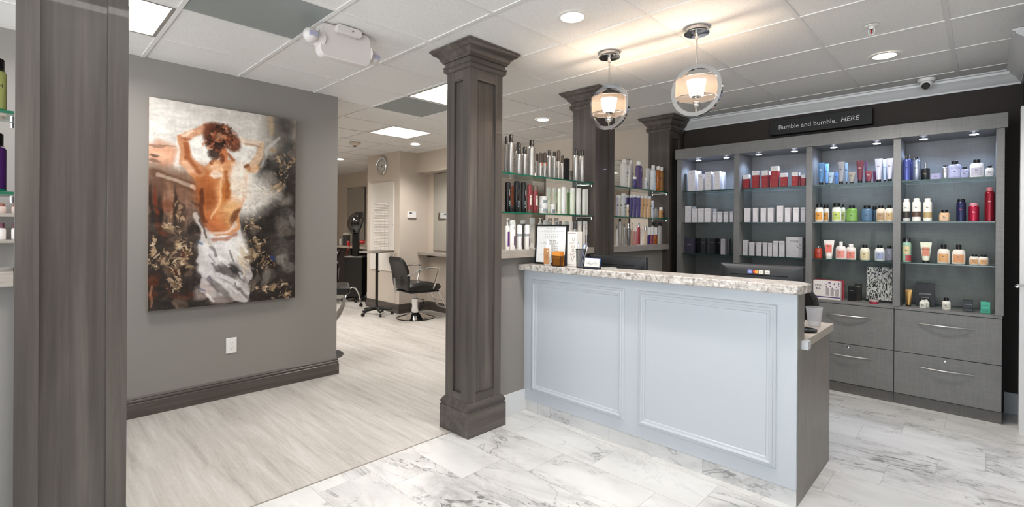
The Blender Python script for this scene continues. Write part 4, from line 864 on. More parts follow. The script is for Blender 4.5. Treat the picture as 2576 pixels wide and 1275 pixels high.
for q, (nm, zt) in enumerate((('November 2020', .90), ('December 2020', .595), ('January 2021', .30))):
    text('heading', nm, .013, INKS, cal, (0, -.0034, hc*zt), FRONT)
    text('weekday_row', 'Su  Mo  Tu  We  Th  Fr  Sa', .0095, INKS, cal, (0, -.0034, hc*(zt-.052)), FRONT, sx=1.3)
    B().box(-wc*.38, wc*.38, -.0033, -.0030, hc*(zt-.074), hc*(zt-.071)).obj('rule', INKS, cal, smooth=False)
    d0 = 1
    for r_ in range(4):
        text('date_row', '   '.join('%2d' % (d0+r_*7+c) for c in range(7)), .0085, INKS, cal, (0, -.0034, hc*(zt-.10-.045*r_)), FRONT, sx=1.25)
B().box(-.01, .01, .008, .010, .02, hc*.6).obj('easel_leg', BLACK, cal, smooth=False)
def on_counter(px, X): return counter_spot(px, X, 650)
# tan-labelled pump-less bottle
X = 2.63; Y = on_counter(1377.5, X); D = depth(X, Y)
t = thing('product_bottle', 'white flat bottle with tan label standing before the calendar frame', 'bottle', (X, Y, TOP), -PI/2+.25)
h = z_at(X, Y, 603)-TOP; btl(t, 19*D/CF, h, dict(body='#dad6d2', cap='#efedea', cr=.45, ch=.2, sh=.1, sy=.55))
B().box(-.021, .021, -.0205, -.0185, h*.06, h*.66).obj('label', C('#a9743f'), t, bev=.001); text('lettering', 'CC', .022, C('#7c4f22'), t, (.004, -.0212, h*.34), UPRIGHT)
text('lettering', 'O', .014, C('#e6dcc9'), t, (.008, -.0212, h*.56), FRONT, bold=.001)
# envelope basket
X = 2.64; Y = on_counter(1405.5, X); D = depth(X, Y)
t = thing('wire_basket', 'black wire mesh basket beside the tan bottle holding orange envelopes', 'basket', (X, Y, TOP), -PI/2+.15)
hb = z_at(X, Y, 644)-TOP; bw = .050
B().lathe([(bw*.88, 0), (bw, hb)], 4, cap=False, a0=PI/4, a1=PI/4+2*PI).obj('mesh_side', MESHM, t, smooth=False)
b_ = B(); q_ = [(bw*math.cos(PI/4+PI/2*k_), bw*math.sin(PI/4+PI/2*k_), hb) for k_ in range(4)]; b_.tube(q_, .0028, 6, True); q2 = [(bw*.88*math.cos(PI/4+PI/2*k_), bw*.88*math.sin(PI/4+PI/2*k_), .003) for k_ in range(4)]; b_.tube(q2, .0025, 6, True)
for u_, v_ in zip(q_, q2): b_.tube([v_, u_], .0024, 6)
b_.obj('wire_rim', BLACK, t)
ORG = mat('orange_paper', '#d98b34', .7)
for k_ in range(7):
    o = B().box(-.032, .032, -.0007, .0007, 0, .092+.003*(k_ % 3)).obj('envelope', ORG)
    o.location = (X+.007*k_-.024, Y, TOP+.006); o.rotation_euler = (.06, .04*(k_ % 3-1), -PI/2+.15); tag(o, 'orange paper envelope standing in the black mesh basket', 'envelope', 'orange envelopes in the mesh basket')
# Capello box
X = 2.70; Y0, Y1 = on_counter(1421, X), on_counter(1451, X); Y = (Y0+Y1)/2; h = z_at(X, Y, 583)-TOP; w = Y0-Y1
t = thing('logo_box', 'tall white box with brown sideways handwritten name, behind the pencil cup', 'box', (X, Y, TOP), -PI/2)
B().box(-w/2, w/2, 0, .062, 0, h).obj('carton_body', C('#ebe7e0'), t, bev=.001)
BRN = C('#7c4a2c')
s = h*.70/3.9; capello(t, s, BRN, lambda a_, c_: (w*.12-c_*.9+.02, -.0008, h*.14+a_), .0011)
B().box(-w*.42, w*.42, -.0006, -.0002, h*.945, h*.955).obj('printed_line', BRN, t, smooth=False); B().box(-w*.47, w*.47, -.0006, -.0002, h*.045, h*.053).obj('printed_line', BRN, t, smooth=False)
# pencil cup and pens
X = 2.655; Y = on_counter(1461.5, X); D = depth(X, Y); r = 13*D/CF; hc_ = z_at(X, Y, 627)-TOP
t = thing('pencil_cup', 'round black wire mesh pencil cup beside the handwritten-name box', 'cup', (X, Y, TOP))
B().lathe([(r*.88, .001), (r, hc_)], 28, cap=False).obj('mesh_side', MESHM, t)
B().lathe([(r*.88, 0), (r*.88, .003)], 28).obj('cup_base', BLACK, t)
b_ = B(); b_.tube([((r)*math.cos(2*PI*k_/24), (r)*math.sin(2*PI*k_/24), hc_) for k_ in range(24)], .0026, 6, True); b_.tube([((r*.89)*math.cos(2*PI*k_/24), (r*.89)*math.sin(2*PI*k_/24), .004) for k_ in range(24)], .002, 6, True); b_.obj('wire_rim', BLACK, t)
for k_, (dx, dy, tx, ty, c_) in enumerate(((0, .016, .0, .004, '#dfe3ee'), (.004, .0, .006, -.026, '#e8ebf2'), (-.006, .004, .0, -.03, '#9fb0d8'), (.006, -.006, .012, -.034, '#e3e6ee'))):
    b_ = B().tube([(dx, dy, 0), (dx+tx, dy+ty, .155-.006*k_)], .0034, 8); o = b_.obj('pen', C(c_, .25)); o.location = (X, Y, TOP+.005); B().tube([(dx+tx*1.001, dy+ty*1.001, .1555-.006*k_), (dx+tx*1.08, dy+ty*1.08, .166-.006*k_)], [.0030, .0012], 8).obj('pen_tip', C('#3c63b8'), o)
    tag(o, 'slim pale ballpoint pen standing in the mesh pencil cup', 'pen', 'pens in the mesh cup')
# business card holder
X = 2.635; Y0, Y1 = on_counter(1470, X), on_counter(1508, X); Y = (Y0+Y1)/2; w = Y0-Y1
t = thing('card_holder', 'small dark plastic card holder in front of the monitor', 'card holder', (X, Y, TOP), -PI/2)
B().box(-w/2, w/2, -.022, .022, 0, .012).obj('holder_base', mat('navy_plastic', '#171b2c', .3), t, bev=.002); B().box(-w/2, w/2, .012, .022, .0125, .035).obj('holder_back', mat('navy_plastic'), t, bev=.001)
cd = B().box(-w*.47, w*.47, -.006, .006, 0, .056).obj('business_cards', C('#e6e1d6'), None, bev=.0005); cd.location = (X, Y, TOP+.0125); cd.rotation_euler = (-.16, 0, -PI/2); tag(cd, 'pack of cream business cards with a handwritten name in the dark holder', 'cards')
bk_ = B().box(-w*.49, w*.49, .0065, .0085, 0, .059).obj('blue_backing', mat('blue_plastic', '#2c5fae', .25), cd); capello(cd, w*.74/3.9, INK, lambda a_, c_: (-w*.37+a_, -.0066, .014+c_*.95), .0007)
# small papers by the monitor foot
tag(B().box(2.76, 2.805, 1.90, 1.93, TOP-.0004, TOP+.004).obj('paper_slip', C('#b9c4c2')), 'small pale slip on the countertop edge right of the card holder', 'slip', 'slips on the countertop edge')
tag(B().box(2.76, 2.808, 1.76, 1.83, TOP-.0004, TOP+.004).obj('paper_slip', C('#a8adae')), 'longer grey slip on the countertop edge before the monitor', 'slip', 'slips on the countertop edge')

# ---------------------------------------------------------------- desk side
def monitor(X, ya, yb, zt, label, stick=False):
    yc, w = (ya+yb)/2, ya-yb; dz = .8065
    t = thing('monitor', label, 'monitor', (X, yc, dz), -PI/2); H = zt-dz
    MB_ = mat('monitor_shell', '#1e1f22', .45)
    B().loft([[(-w/2, 0, H-.30), (w/2, 0, H-.30), (w/2, 0, H), (-w/2, 0, H)], [(-w/2*.98, -.012, H-.296), (w/2*.98, -.012, H-.296), (w/2*.98, -.012, H-.004), (-w/2*.98, -.012, H-.004)], [(-w/2*.7, -.035, H-.26), (w/2*.7, -.035, H-.26), (w/2*.7, -.035, H-.04), (-w/2*.7, -.035, H-.04)]][::-1]).obj('back_shell', MB_, t, bev=.003)
    B().box(-w/2, w/2, .0003, .012, H-.30, H).obj('bezel', MB_, t, bev=.002)
    B().box(-w/2+.012, w/2-.012, .0122, .013, H-.285, H-.012).obj('screen', mat('screen_off', '#0a0c10', .1), t, smooth=False)
    B().box(-w*.34, w*.34, -.0362, -.0352, H-.062, H-.057).obj('vent_slot', mat('slot_black', '#050506', .8), t, smooth=False)
    B().box(-.035, .035, -.05, -.03, .012, H-.08).obj('stand_neck', BLKSAT, t, bev=.003); B().box(-.12, .12, -.10, .07, 0, .012).obj('stand_base', BLKSAT, t, bev=.004)
    b_ = B(); b_.box(-.08, .09, -.042, -.0355, H-.125, H-.108); b_.obj('port_cover', mat('port_dark', '#2c2a28', .3), t, bev=.001)
    if stick:
        for x, c_, nm in ((-.045, '#7d87c8', 'VISA'), (-.015, '#1a1a1a', ''), (.015, '#e3dfd2', 'DEBIT'), (.047, '#e6e0d8', 'DISC')):
            if nm == '': continue
            g = B().box(x-.013, x+.013, -.0362, -.0356, H-.052, H-.031).obj('card_sticker', C(c_), t, smooth=False)
            text('lettering', nm, .007, INK if nm != 'VISA' else INKW, g, (x, -.0366, H-.041), FRONT)
        g = B(); g.lathe([(.0095, 0), (.0095, .0005)], 20); g.xform(Matrix.Translation((-.0195, -.0356, H-.0415)) @ Matrix.Rotation(PI/2, 4, 'X')); g = g.obj('card_sticker', C('#d9362a'), t)
        b2q = B(); b2q.lathe([(.0095, 0), (.0095, .0005)], 20); b2q.xform(Matrix.Translation((-.0095, -.0362, H-.0415)) @ Matrix.Rotation(PI/2, 4, 'X')); b2q.obj('orange_disc', C('#eda53c'), g)
    return t
monitor(3.0, 2.115, 1.641, 1.166, 'black monitor seen from behind, next to the card holder')
monitor(3.0, 1.149, .698, 1.160, 'black monitor seen from behind with payment card stickers', True)
# plastic cup and black dish at the desk end
X, Y = 3.22, .70
t = thing('plastic_cup', 'frosted plastic measuring cup on the beige worktop end', 'cup', (X, Y, .8065)); r = .042
B().lathe([(r*.72, .0), (r*.74, .002), (r, .105), (r*1.05, .107), (r*1.05, .110)], 28, cap=False).obj('cup_wall', CUPM, t); B().lathe([(r*.72, .0005), (r*.72, .002)], 28).obj('cup_bottom', CUPM, t)
X, Y = 3.02, .705
t = thing('round_dish', 'low black round dish at the front of the worktop end', 'dish', (X, Y, .8065)); B().lathe([(.045, 0), (.062, .006), (.064, .012), (.060, .013), (.045, .006), (.001, .004)], 30).obj('dish_bowl', mat('gloss_black', '#0b0b0c', .12), t)
bg_ = B(); rr = random.Random(3)
rings = []
for i in range(9):
    f_ = i/8; rad = .085*math.sin(PI*(.12+.8*f_))+.01; rings.append([((rad*(1+.18*math.sin(3*a_+i)+.1*math.sin(7*a_-i)))*math.cos(a_), (rad*(1+.15*math.cos(4*a_+i*2)))*math.sin(a_)*.8, .16*f_) for a_ in [2*PI*k_/22 for k_ in range(22)]])
o = bg_.loft(rings).obj('plastic_bag', mat('black_bag', '#09090a', .16)); o.location = (3.255, .86, .8065); tag(o, 'crumpled shiny black bag on the worktop behind the frosted cup', 'bag')
# staff chair behind the counter
t = thing('office_chair', 'black leather staff chair with rounded back, behind the counter end', 'chair', (3.74, 1.02, 0), -PI/2)
b_ = B(); n = 12; rings = []
for i in range(n+1):
    f_ = i/n; w_ = .235*(1-.25*abs(2*f_-1)**4)*(1 if f_ < .9 else 1-.25*(f_-.9)/.1); z_ = .52+.46*f_; rings.append([(-w_, -.035, z_), (-w_*.6, .02-.055, z_), (w_*.6, .02-.055, z_), (w_, -.035, z_), (w_, .03, z_), (w_*.6, .045, z_), (-w_*.6, .045, z_), (-w_, .03, z_)])
b_.loft(rings).obj('backrest', LEATHER, t, bev=.015)
B().box(-.24, .24, -.46, .02, .44, .52).obj('seat', LEATHER, t, bev=.035, seg=3)
B().lathe([(.03, .12), (.03, .44)], 14).xform(Matrix.Translation((0, -.2, 0))).obj('gas_lift', CHROME, t)
for k_ in range(5):
    a_ = 2*PI*k_/5; B().tube([(0, -.2, .11), (.27*math.cos(a_), -.2+.27*math.sin(a_), .07)], [.025, .014], 8).obj('base_spoke', BLACK, t); B().sphere((.27*math.cos(a_), -.2+.27*math.sin(a_), .03), .03, seg=14).obj('caster', BLACK, t)

# ---------------------------------------------------------------- pendants
FROST = mat('frosted_glass_glow', '#fff4e6', .5, emit='#ffdcb6', estr=PEND_E)
CRY = glass_mix('crystal', '#f2f2f2', .22, .02)
def pendant(label):
    t = thing('pendant_light', label, 'pendant light', (2.83, 1.843, CEIL), 0, 'ring pendant lights over the counter')
    B().lathe([(.066, -.0005), (.066, -.018), (.060, -.020), (.001, -.020)], 32).obj('ceiling_cup', STEEL, t)
    B().lathe([(.001, -.0245), (.071, -.0245), (.073, -.028), (.071, -.0315), (.012, -.034), (.010, -.06), (.006, -.064)], 36).obj('canopy', CHROME, t)
    B().tube([(0, 0, -.06), (0, 0, -.215)], .0052, 12).obj('rod', STEEL, t)
    cz = -.369; b_ = B(); ro, ri, hw = .155, .130, .011; sec = [(ro, -hw), (ro, hw), (ri, hw*.9), (ri, -hw*.9)]; rings = []
    for k_ in range(49):
        a_ = 2*PI*k_/48; rings.append([(x_, r_*math.cos(a_), cz+r_*math.sin(a_)) for r_, x_ in sec])
    b_.loft(rings, True, False).obj('ring', CHROME, t, ang=.5)
    z0, z1, rs = -.415, -.305, .118
    B().lathe([(rs, z0), (rs, z1)], 48, cap=False).obj('drum_shade', ORGANZA, t)
    b_ = B()
    for z_ in (z0, z1): b_.tube([(rs*math.cos(2*PI*k_/48), rs*math.sin(2*PI*k_/48), z_) for k_ in range(48)], .0022, 6, True)
    for k_ in range(3): a_ = 2*PI*k_/3+.4; b_.tube([(0, 0, z0+.004), (rs*math.cos(a_), rs*math.sin(a_), z0+.001)], .0015, 6)
    b_.obj('shade_hoops', CHROME, t)
    B().lathe([(.034, -.400), (.040, -.396), (.056, -.312)], 36, cap=False).obj('glass_cone', FROST, t)
    B().lathe([(.001, -.402), (.027, -.402), (.028, -.405), (.026, -.409), (.001, -.410)], 28).obj('socket_disc', CHROME, t)
    B().sphere((0, 0, -.452), .024, seg=24).obj('crystal_ball', CRY, t); B().tube([(0, 0, -.409), (0, 0, -.429)], .004, 10).obj('ball_stem', CHROME, t); B().tube([(0, 0, -.475), (0, 0, -.50)], .005, 10).obj('finial', CHROME, t)
    l = bpy.data.lights.new('pendant_lamp', 'POINT'); l.energy = PEND_W; l.color = (1, .80, .60); l.shadow_soft_size = .022; lo = bpy.data.objects.new('pendant_lamp', l); COL.objects.link(lo); lo.parent = t; lo.location = (0, 0, -.345)
    return t
p1 = pendant('chrome ring pendant with drum shade, nearer the middle column')
p2 = dup(p1, (2.84, 1.238, CEIL), .0, 'chrome ring pendant with drum shade, farther from the columns, over the stickered monitor')

# ---------------------------------------------------------------- ceiling fixtures
GLOW = mat('troffer_diffuser', '#ffffff', .5, emit='#fffbf7', estr=TROFFER_E)
FW = mat('fixture_white', '#dedcd8', .45)
tl = {(-2, 1): None}
trl = ['square recessed troffer light above the art wall near the foreground column', 'square recessed troffer light beyond the near column capital', 'square recessed troffer light in front of the wall clock']
def troffer(i, j, label):
    x0, x1, y0, y1 = cell(i, j); cx, cy = (x0+x1)/2, (y0+y1)/2; hx, hy = PX/2-.0125, PY/2-.0125
    t = thing('troffer_light', label, 'ceiling light', (cx, cy, CEIL), 0, 'recessed square ceiling lights')
    b_ = B(); ix, iy = hx-.018, hy-.018
    b_.loft([[(-hx, -hy, .0), (hx, -hy, .0), (hx, hy, .0), (-hx, hy, .0)], [(-ix, -iy, .0), (ix, -iy, .0), (ix, iy, .0), (-ix, iy, .0)], [(-ix*.97, -iy*.97, .17), (ix*.97, -iy*.97, .17), (ix*.97, iy*.97, .17), (-ix*.97, iy*.97, .17)]], True, False)
    b_.obj('housing', mat('troffer_housing', '#85817a', .5), t, smooth=False)
    B().box(-ix*.96, ix*.96, -iy*.96, iy*.96, .145, .15).obj('diffuser', GLOW, t, smooth=False)
    return t
for q, (i, j) in enumerate(TRO): troffer(i, j, trl[q] if q < 3 else 'added unseen square troffer light over the %s' % {(-3, -3): 'waiting area by the window', (0, -4): 'front of the waiting area', (-5, 4): 'salon window corner', (0, 7): 'salon, behind the painting wall end', (-1, 9): 'salon, deep behind the painting wall', (-4, 9): 'far window side of the salon', (-1, 5): 'salon, just behind the painting wall', (1, 9): 'salon, toward the far styling desk', (-3, 7): 'middle of the salon window side'}[(i, j)])
GP = mat('grey_ceiling_panel', '#8d9290', .7)
for (i, j), l in zip(GREY, ('flat grey ceiling panel beside the emergency light', 'flat grey ceiling panel beside the troffer beyond the near column')):
    x0, x1, y0, y1 = cell(i, j); tag(B().box(x0+.0116, x1-.0116, y0+.0116, y1-.0116, CEIL+.003, CEIL+.012).obj('ceiling_panel', GP, smooth=False), l, 'ceiling panel')
DLM = mat('downlight_lens', '#ffffff', .4, emit='#fff6ec', estr=18.0)
dls = [(2.20, 1.68, 'round downlight in front of the near column capital', 1), (4.16, .497, 'round downlight beyond the pendants, near the security camera', 1), (4.06, 3.50, 'round downlight between the near and middle column capitals', 1),
       (4.02, 5.89, 'round downlight above the white chair bay by the wall clock', 1), (4.01, 8.21, 'round downlight at the far left over the styling desk', 1), (4.4, 7.0-8.2, 'round downlight out of view near the entry', 0)]
def downlight(x, y, label):
    t = thing('downlight', label, 'downlight', (x, y, CEIL), 0, 'round recessed downlights')
    B().lathe([(.088, -.0005), (.090, -.004), (.082, -.006), (.066, -.004), (.064, .004)], 36, cap=False).obj('trim_ring', FW, t)
    B().lathe([(.0655, .003), (.001, .0035)], 32, cap=False).obj('lens', DLM, t)
    l = bpy.data.lights.new('downlight_lamp', 'SPOT'); l.energy = CAN_W; l.color = (1, .96, .91); l.spot_size = 2.3; l.spot_blend = .7; l.shadow_soft_size = .05; lo = bpy.data.objects.new('downlight_lamp', l); COL.objects.link(lo); lo.parent = t; lo.location = (0, 0, -.012)
for x, y, l, s_ in dls: downlight(x, y, l)
# emergency light
t = thing('emergency_light', 'white twin-head emergency light hanging from the ceiling by the grey panel', 'emergency light', (1.39, 2.80, 2.46)); EW = mat('emergency_plastic', '#d6cfcc', .4)
def rrect(w, h, r, n=5):
    pts = []
    for cx, cz, a0 in ((w/2-r, h/2-r, 0), (-w/2+r, h/2-r, PI/2), (-w/2+r, -h/2+r, PI), (w/2-r, -h/2+r, 1.5*PI)):
        for k_ in range(n+1): a_ = a0+PI/2*k_/n; pts.append((cx+r*math.cos(a_), cz+r*math.sin(a_)))
    return pts
B().prism(rrect(.325, .195, .04), -.035, .03, lambda a_, c_, z_: (a_, z_, c_)).obj('body', EW, t, bev=.006, seg=3)
B().prism(rrect(.16, .05, .02), -.075, -.036, lambda a_, c_, z_: (a_, z_, c_+.0735)).obj('mounting_canopy', EW, t, bev=.003)
B().lathe([(.005, 0), (.005, .002)], 12).xform(Matrix.Translation((.02, -.076, .075)) @ Matrix.Rotation(PI/2, 4, 'X')).obj('test_button', C('#5a5250'), t)
for s_, y_, z_, l_ in ((-1, -.03, .0, 0), (1, .03, -.01, 0)):
    b_ = B(); b_.tube([(s_*.15, 0, z_), (s_*.19, y_*.4, z_)], [.055, .03], 14); b_.obj('side_arm', EW, t)
    hd = B().sphere((s_*.215, y_, z_), .043, seg=22).obj('lamp_head', EW, t); B().box(s_*.215-.024, s_*.215+.024, y_-.046, y_-.032, z_-.014, z_+.012).obj('lamp_lens', C('#a9a9bf', .15), hd, bev=.002)
# smoke detector, sprinkler, camera
t = thing('smoke_detector', 'round beige smoke detector on the ceiling left of the clock wall', 'smoke detector', (3.36, 6.42, CEIL)); B().lathe([(.075, -.0005), (.075, -.012), (.070, -.022), (.045, -.04), (.03, -.044)], 32).obj('shell', mat('detector_beige', '#cfc4b6', .5), t); B().lathe([(.026, -.0445), (.022, -.056), (.001, -.058)], 24).obj('sensor_tip', BLACK, t)
t = thing('sprinkler_head', 'small white sprinkler head with red bulb, ceiling right of the pendants', 'sprinkler', (3.50, .48, CEIL)); B().lathe([(.038, -.0005), (.036, -.004), (.014, -.009), (.012, -.02)], 28).obj('escutcheon', FW, t)
b_ = B(); b_.tube([(0, .012, -.018), (0, .015, -.03), (0, .012, -.048), (0, 0, -.056), (0, -.012, -.048), (0, -.015, -.03), (0, -.012, -.018)], .0028, 8); b_.lathe([(.010, -.058), (.010, -.055)], 16); b_.obj('yoke', FW, t); B().tube([(0, 0, -.021), (0, 0, -.045)], .0035, 10).obj('glass_bulb', C('#b01c22', .2), t); B().box(-.005, .005, -.006, .006, -.026, -.0215).obj('bulb_cap', C('#3a2020'), t)
t = thing('security_camera', 'white turret security camera on the ceiling by the crown molding', 'camera', (5.02, .335, CEIL)); B().lathe([(.056, -.0005), (.056, -.018), (.052, -.024), (.04, -.026)], 32).obj('mount_ring', WHITE, t); B().sphere((-.006, 0, -.046), .040, seg=28).obj('ball_housing', WHITE, t)
B().lathe([(.0005, .0), (.022, .0), (.026, -.003), (.026, -.006)], 26).xform(Matrix.Translation((-.006, 0, -.046)) @ Matrix.Rotation(-2.05, 4, 'Y') @ Matrix.Translation((0, 0, .0405))).obj('lens_face', mat('camera_lens_black', '#08080c', .06), t)

# ---------------------------------------------------------------- wall items
t = thing('wall_outlet', 'white duplex wall outlet under the painting', 'outlet', (1.203, 4.2995, .409)); B().box(-.038, .038, -.005, 0, -.061, .061).obj('cover_plate', WHITE, t, bev=.002)
for s_ in (-1, 1):
    g = B().prism(rrect(.034, .030, .008), -.0075, -.0052, lambda a_, c_, z_: (a_, z_, c_+s_*.0195)).obj('socket_face', WHITE, t, smooth=False); b_ = B(); b_.box(-.008, -.0062, -.0079, -.0076, s_*.0195-.001, s_*.0195+.007); b_.box(.0062, .008, -.0079, -.0076, s_*.0195-.001, s_*.0195+.007); b_.box(-.002, .002, -.0079, -.0076, s_*.0195-.010, s_*.0195-.006); b_.obj('slots', mat('slot_black', '#050506', .8), g, smooth=False)
PV = mat('painted_metal', '#e2ddd6', .35)
t = thing('wall_panel', 'tall beige metal access panel with louvred grille below the clock', 'panel', (4.2195, 7.11, 1.375), -PI/2); hw, hh = .365, .725
B().box(-hw, hw, -.018, 0, -hh, hh).obj('door_panel', PV, t, bev=.004)
b_ = B(); lo_ = B()
for c_ in range(4):
    for r_ in range(31):
        x = -.235+c_*.118; z = -.40+r_*.0255; b_.box(x, x+.104, -.0183, -.0178, z, z+.009); lo_.poly([(x, -.0184, z+.009), (x+.104, -.0184, z+.009), (x+.104, -.026, z+.002), (x, -.026, z+.002)])
b_.obj('grille_slots', mat('slot_shadow', '#4a4642', .8), t, smooth=False); lo_.obj('louvres', PV, t, smooth=False)
B().lathe([(.008, 0), (.008, .006)], 14).xform(Matrix.Translation((hw-.03, -.0185, .03)) @ Matrix.Rotation(PI/2, 4, 'X')).obj('lock', BLACK, t)
t = thing('wall_clock', 'round chrome wall clock with dark numerals above the beige metal panel', 'clock', (4.2195, 7.12, 2.37), -PI/2)
def yl(b_): return b_.xform(Matrix.Rotation(PI/2, 4, 'X'))
yl(B().lathe([(.118, .0), (.150, .004), (.152, .018), (.146, .028), (.132, .030), (.124, .022)], 48, cap=False)).obj('rim', CHROME, t); yl(B().lathe([(.126, .001), (.126, .014)], 48)).obj('dial', C('#c9c6c2', .3), t)
for k_ in range(12): a_ = 2*PI*k_/12; text('numeral', ['12', '1', '2', '3', '4', '5', '6', '7', '8', '9', '10', '11'][k_], .034, INK, t, (.096*math.sin(a_), -.0152, .096*math.cos(a_)), FRONT)
b_ = B(); b_.tube([(0, -.018, 0), (.062, -.018, .01)], .003, 6); b_.tube([(0, -.019, 0), (.03, -.019, -.03)], .0035, 6); b_.obj('hands', BLACK, t)
t = thing('thermostat', 'white thermostat on the return wall right of the metal panel', 'thermostat', (4.44, 6.5995, 1.565)); B().box(-.078, .078, -.028, 0, -.052, .052).obj('case', WHITE, t, bev=.005); B().box(-.052, -.010, -.0288, -.0282, .010, .036).obj('display', C('#4a5560', .2), t, smooth=False); B().box(.0, .016, -.0288, -.0282, .006, .032).obj('sticker', C('#b3a28c'), t, smooth=False)
def mirror(x, ya, yb, z0, z1, label):
    yc = (ya+yb)/2; w = abs(ya-yb)/2; t = thing('wall_mirror', label, 'mirror', (x, yc, (z0+z1)/2), -PI/2); h = (z1-z0)/2
    B().box(-w, w, -.022, -.001, -h, h).obj('backing', mat('mirror_edge', '#4a4644', .4), t, smooth=False); B().box(-w+.004, w-.004, -.024, -.0222, -h+.004, h-.004).obj('glass', MIRR, t, smooth=False)
mirror(5.199, 9.44, 10.22, 1.02, 2.22, 'tall frameless mirror on the far wall above the styling desk')
mirror(5.199, 4.42, 5.0, 1.02, 2.20, 'frameless wall mirror seen through the first glass-shelf bay')
mirror(5.199, 3.08, 3.86, 1.02, 2.20, 'frameless wall mirror seen through the second glass-shelf bay')
mirror(4.779, 5.62, 6.44, .985, 2.235, 'mirror in the recess beside the column, above the narrow shelf')
t = thing('station_shelf', 'narrow grey shelf under the recess mirror', 'shelf', (4.66, 6.06, .96)); B().box(-.10, .119, -.52, .535, -.045, 0).obj('shelf_board', LEDGE, t, bev=.002); B().box(-.06, .119, .30, .33, -.07, -.0455).obj('bracket', BLACK, t)
# ---------------------------------------------------------------- salon furniture
t = thing('styling_desk', 'pale styling desk with dark cabinets along the far salon wall', 'desk', (4.70, 9.3, 0))
B().box(0, .498, -1.6, 1.5, .93, .97).obj('desk_top', mat('pale_desk_top', '#b0a698', .35), t, bev=.003); DKW = mat('dark_espresso', '#1d1714', .4)
for a_, c_ in ((-1.55, -.95), (-.10, .45), (1.0, 1.45)): g = B().box(.04, .498, a_, c_, .0, .9295).obj('cabinet_box', DKW, t, smooth=False); B().tube([(.02, a_+.2, .85), (.02, a_+.34, .85)], .006, 8).obj('pull_bar', STEEL, g)
B().box(.46, .498, -.94, 1.0, .1, .9295).obj('back_board', mat('grey_board', '#6f675e', .5), t, smooth=False)
DT = .9706
t = thing('hair_dryer', 'red hair dryer lying on the styling desk left of the hood dryer', 'hair dryer', (4.86, 9.02, DT+.062), 2.3); RED = mat('red_gloss', '#a3140f', .2, coat=.4)
b_ = B(); b_.tube([(-.09, 0, .02), (-.05, 0, .025), (0, 0, .025), (.05, 0, .02), (.09, 0, .015)], [.03, .042, .044, .036, .026], 14); b_.obj('barrel', RED, t); B().tube([(0, 0, .0), (.02, 0, -.03), (.05, .05, -.045), (.09, .1, -.04)], [.02, .018, .016, .013], 10).obj('grip', RED, t)
B().tube([(.09, .10, -.04), (.14, .16, -.04), (.20, .20, -.15), (.20, .18, -.5), (.17, .15, -.75)], .007, 6).obj('cord', mat('red_cord', '#b5301e', .5), t)
t = thing('coffee_flask', 'dark cylinder with white lid on the styling desk beside the wall edge', 'canister', (4.86, 9.62, DT)); B().lathe([(.075, 0), (.078, .22)], 24).obj('body', C('#3a3836'), t); B().lathe([(.082, .2205), (.080, .235), (.05, .27), (.001, .275)], 24).obj('lid', C('#b9b2a9'), t)
for (dx, y_, h_, c_, k_, l) in ((4.80, 9.80, .16, '#d9d4cc', '#2a2a2a', 'white bottle with dark cap beside the dark canister'), (4.78, 9.42, .10, '#c22a2a', '#d98a8a', 'small red bottle on the styling desk by the canister'), (4.96, 8.46, .15, '#dcd9d4', '#b9b4ae', 'white spray bottle among items beside the patterned bag'), (4.99, 8.60, .19, '#9a9aa0', '#c9c9cc', 'silver bottle among items beside the patterned bag'), (4.86, 8.03, .17, '#2c2540', '#d9d6d2', 'purple-black bottle among items beside the patterned bag')):
    t = thing('salon_bottle', l, 'bottle', (dx+.02, y_, DT)); btl(t, .06, h_, dict(body=c_, cap=k_, cr=.5, sy=.9))
t = thing('cosmetic_case', 'dark case with domed grey lid behind the patterned bag on the desk', 'case', (5.02, 8.22, DT)); B().box(-.10, .10, -.16, .16, 0, .22).obj('case_body', C('#26222c'), t, bev=.02); B().sphere((0, 0, .222), .1, 1, 1.4, .6).obj('domed_lid', C('#8f8a84'), t)
pm = mat('leopard_print', '#c27a3a', .7); nn = noise(pm, texco(pm, (14, 14, 14)), 2.2, 3, .5, .8); ns, ls, bq = nt(pm); ls.new(ramp(pm, nn, [(.38, '#17120f'), (.47, '#b56a35'), (.55, '#d9a26a'), (.6, '#1a1512')]), bq.inputs['Base Color'])
rings = []
for i in range(9):
    f_ = i/8; q_ = math.sin(PI*(.08+.86*f_)); rings.append([((.07*q_+.012*math.sin(5*a_+i))*math.cos(a_), (.16*q_+.014*math.cos(4*a_+2*i))*math.sin(a_), .15*f_) for a_ in [2*PI*k_/24 for k_ in range(24)]])
o = B().loft(rings).obj('soft_bag', pm); o.location = (4.80, 8.26, DT); o.rotation_euler = (0, 0, .2); tag(o, 'orange and black animal-print soft bag on the styling desk', 'bag')
# hood dryer
t = thing('hood_dryer', 'black pedestal hair dryer with smoky round hood', 'hood dryer', (4.38, 8.30, 0), -.8); BM = mat('black_box_laminate', '#1a1816', .4)
B().box(-.155, .155, -.14, .14, .09, .805).obj('pedestal_box', BM, t, bev=.002); B().box(-.17, .17, -.155, .155, .8055, .825).obj('pedestal_top', STEEL, t, bev=.002)
B().box(-.055, .055, -.05, .05, .8255, 1.28).obj('column', mat('black_column', '#141414', .3), t, bev=.008)
for a_ in range(5): q_ = 2*PI*a_/5; B().tube([(0, 0, .08), (.24*math.cos(q_), .24*math.sin(q_), .05)], [.02, .013], 8).obj('base_spoke', BLACK, t); B().sphere((.24*math.cos(q_), .24*math.sin(q_), .026), .026, seg=12).obj('caster', BLACK, t)
Rh = Matrix.Translation((0, 0, 1.44)) @ Matrix.Rotation(.55, 4, 'Z') @ Matrix.Rotation(-1.30, 4, 'Y')
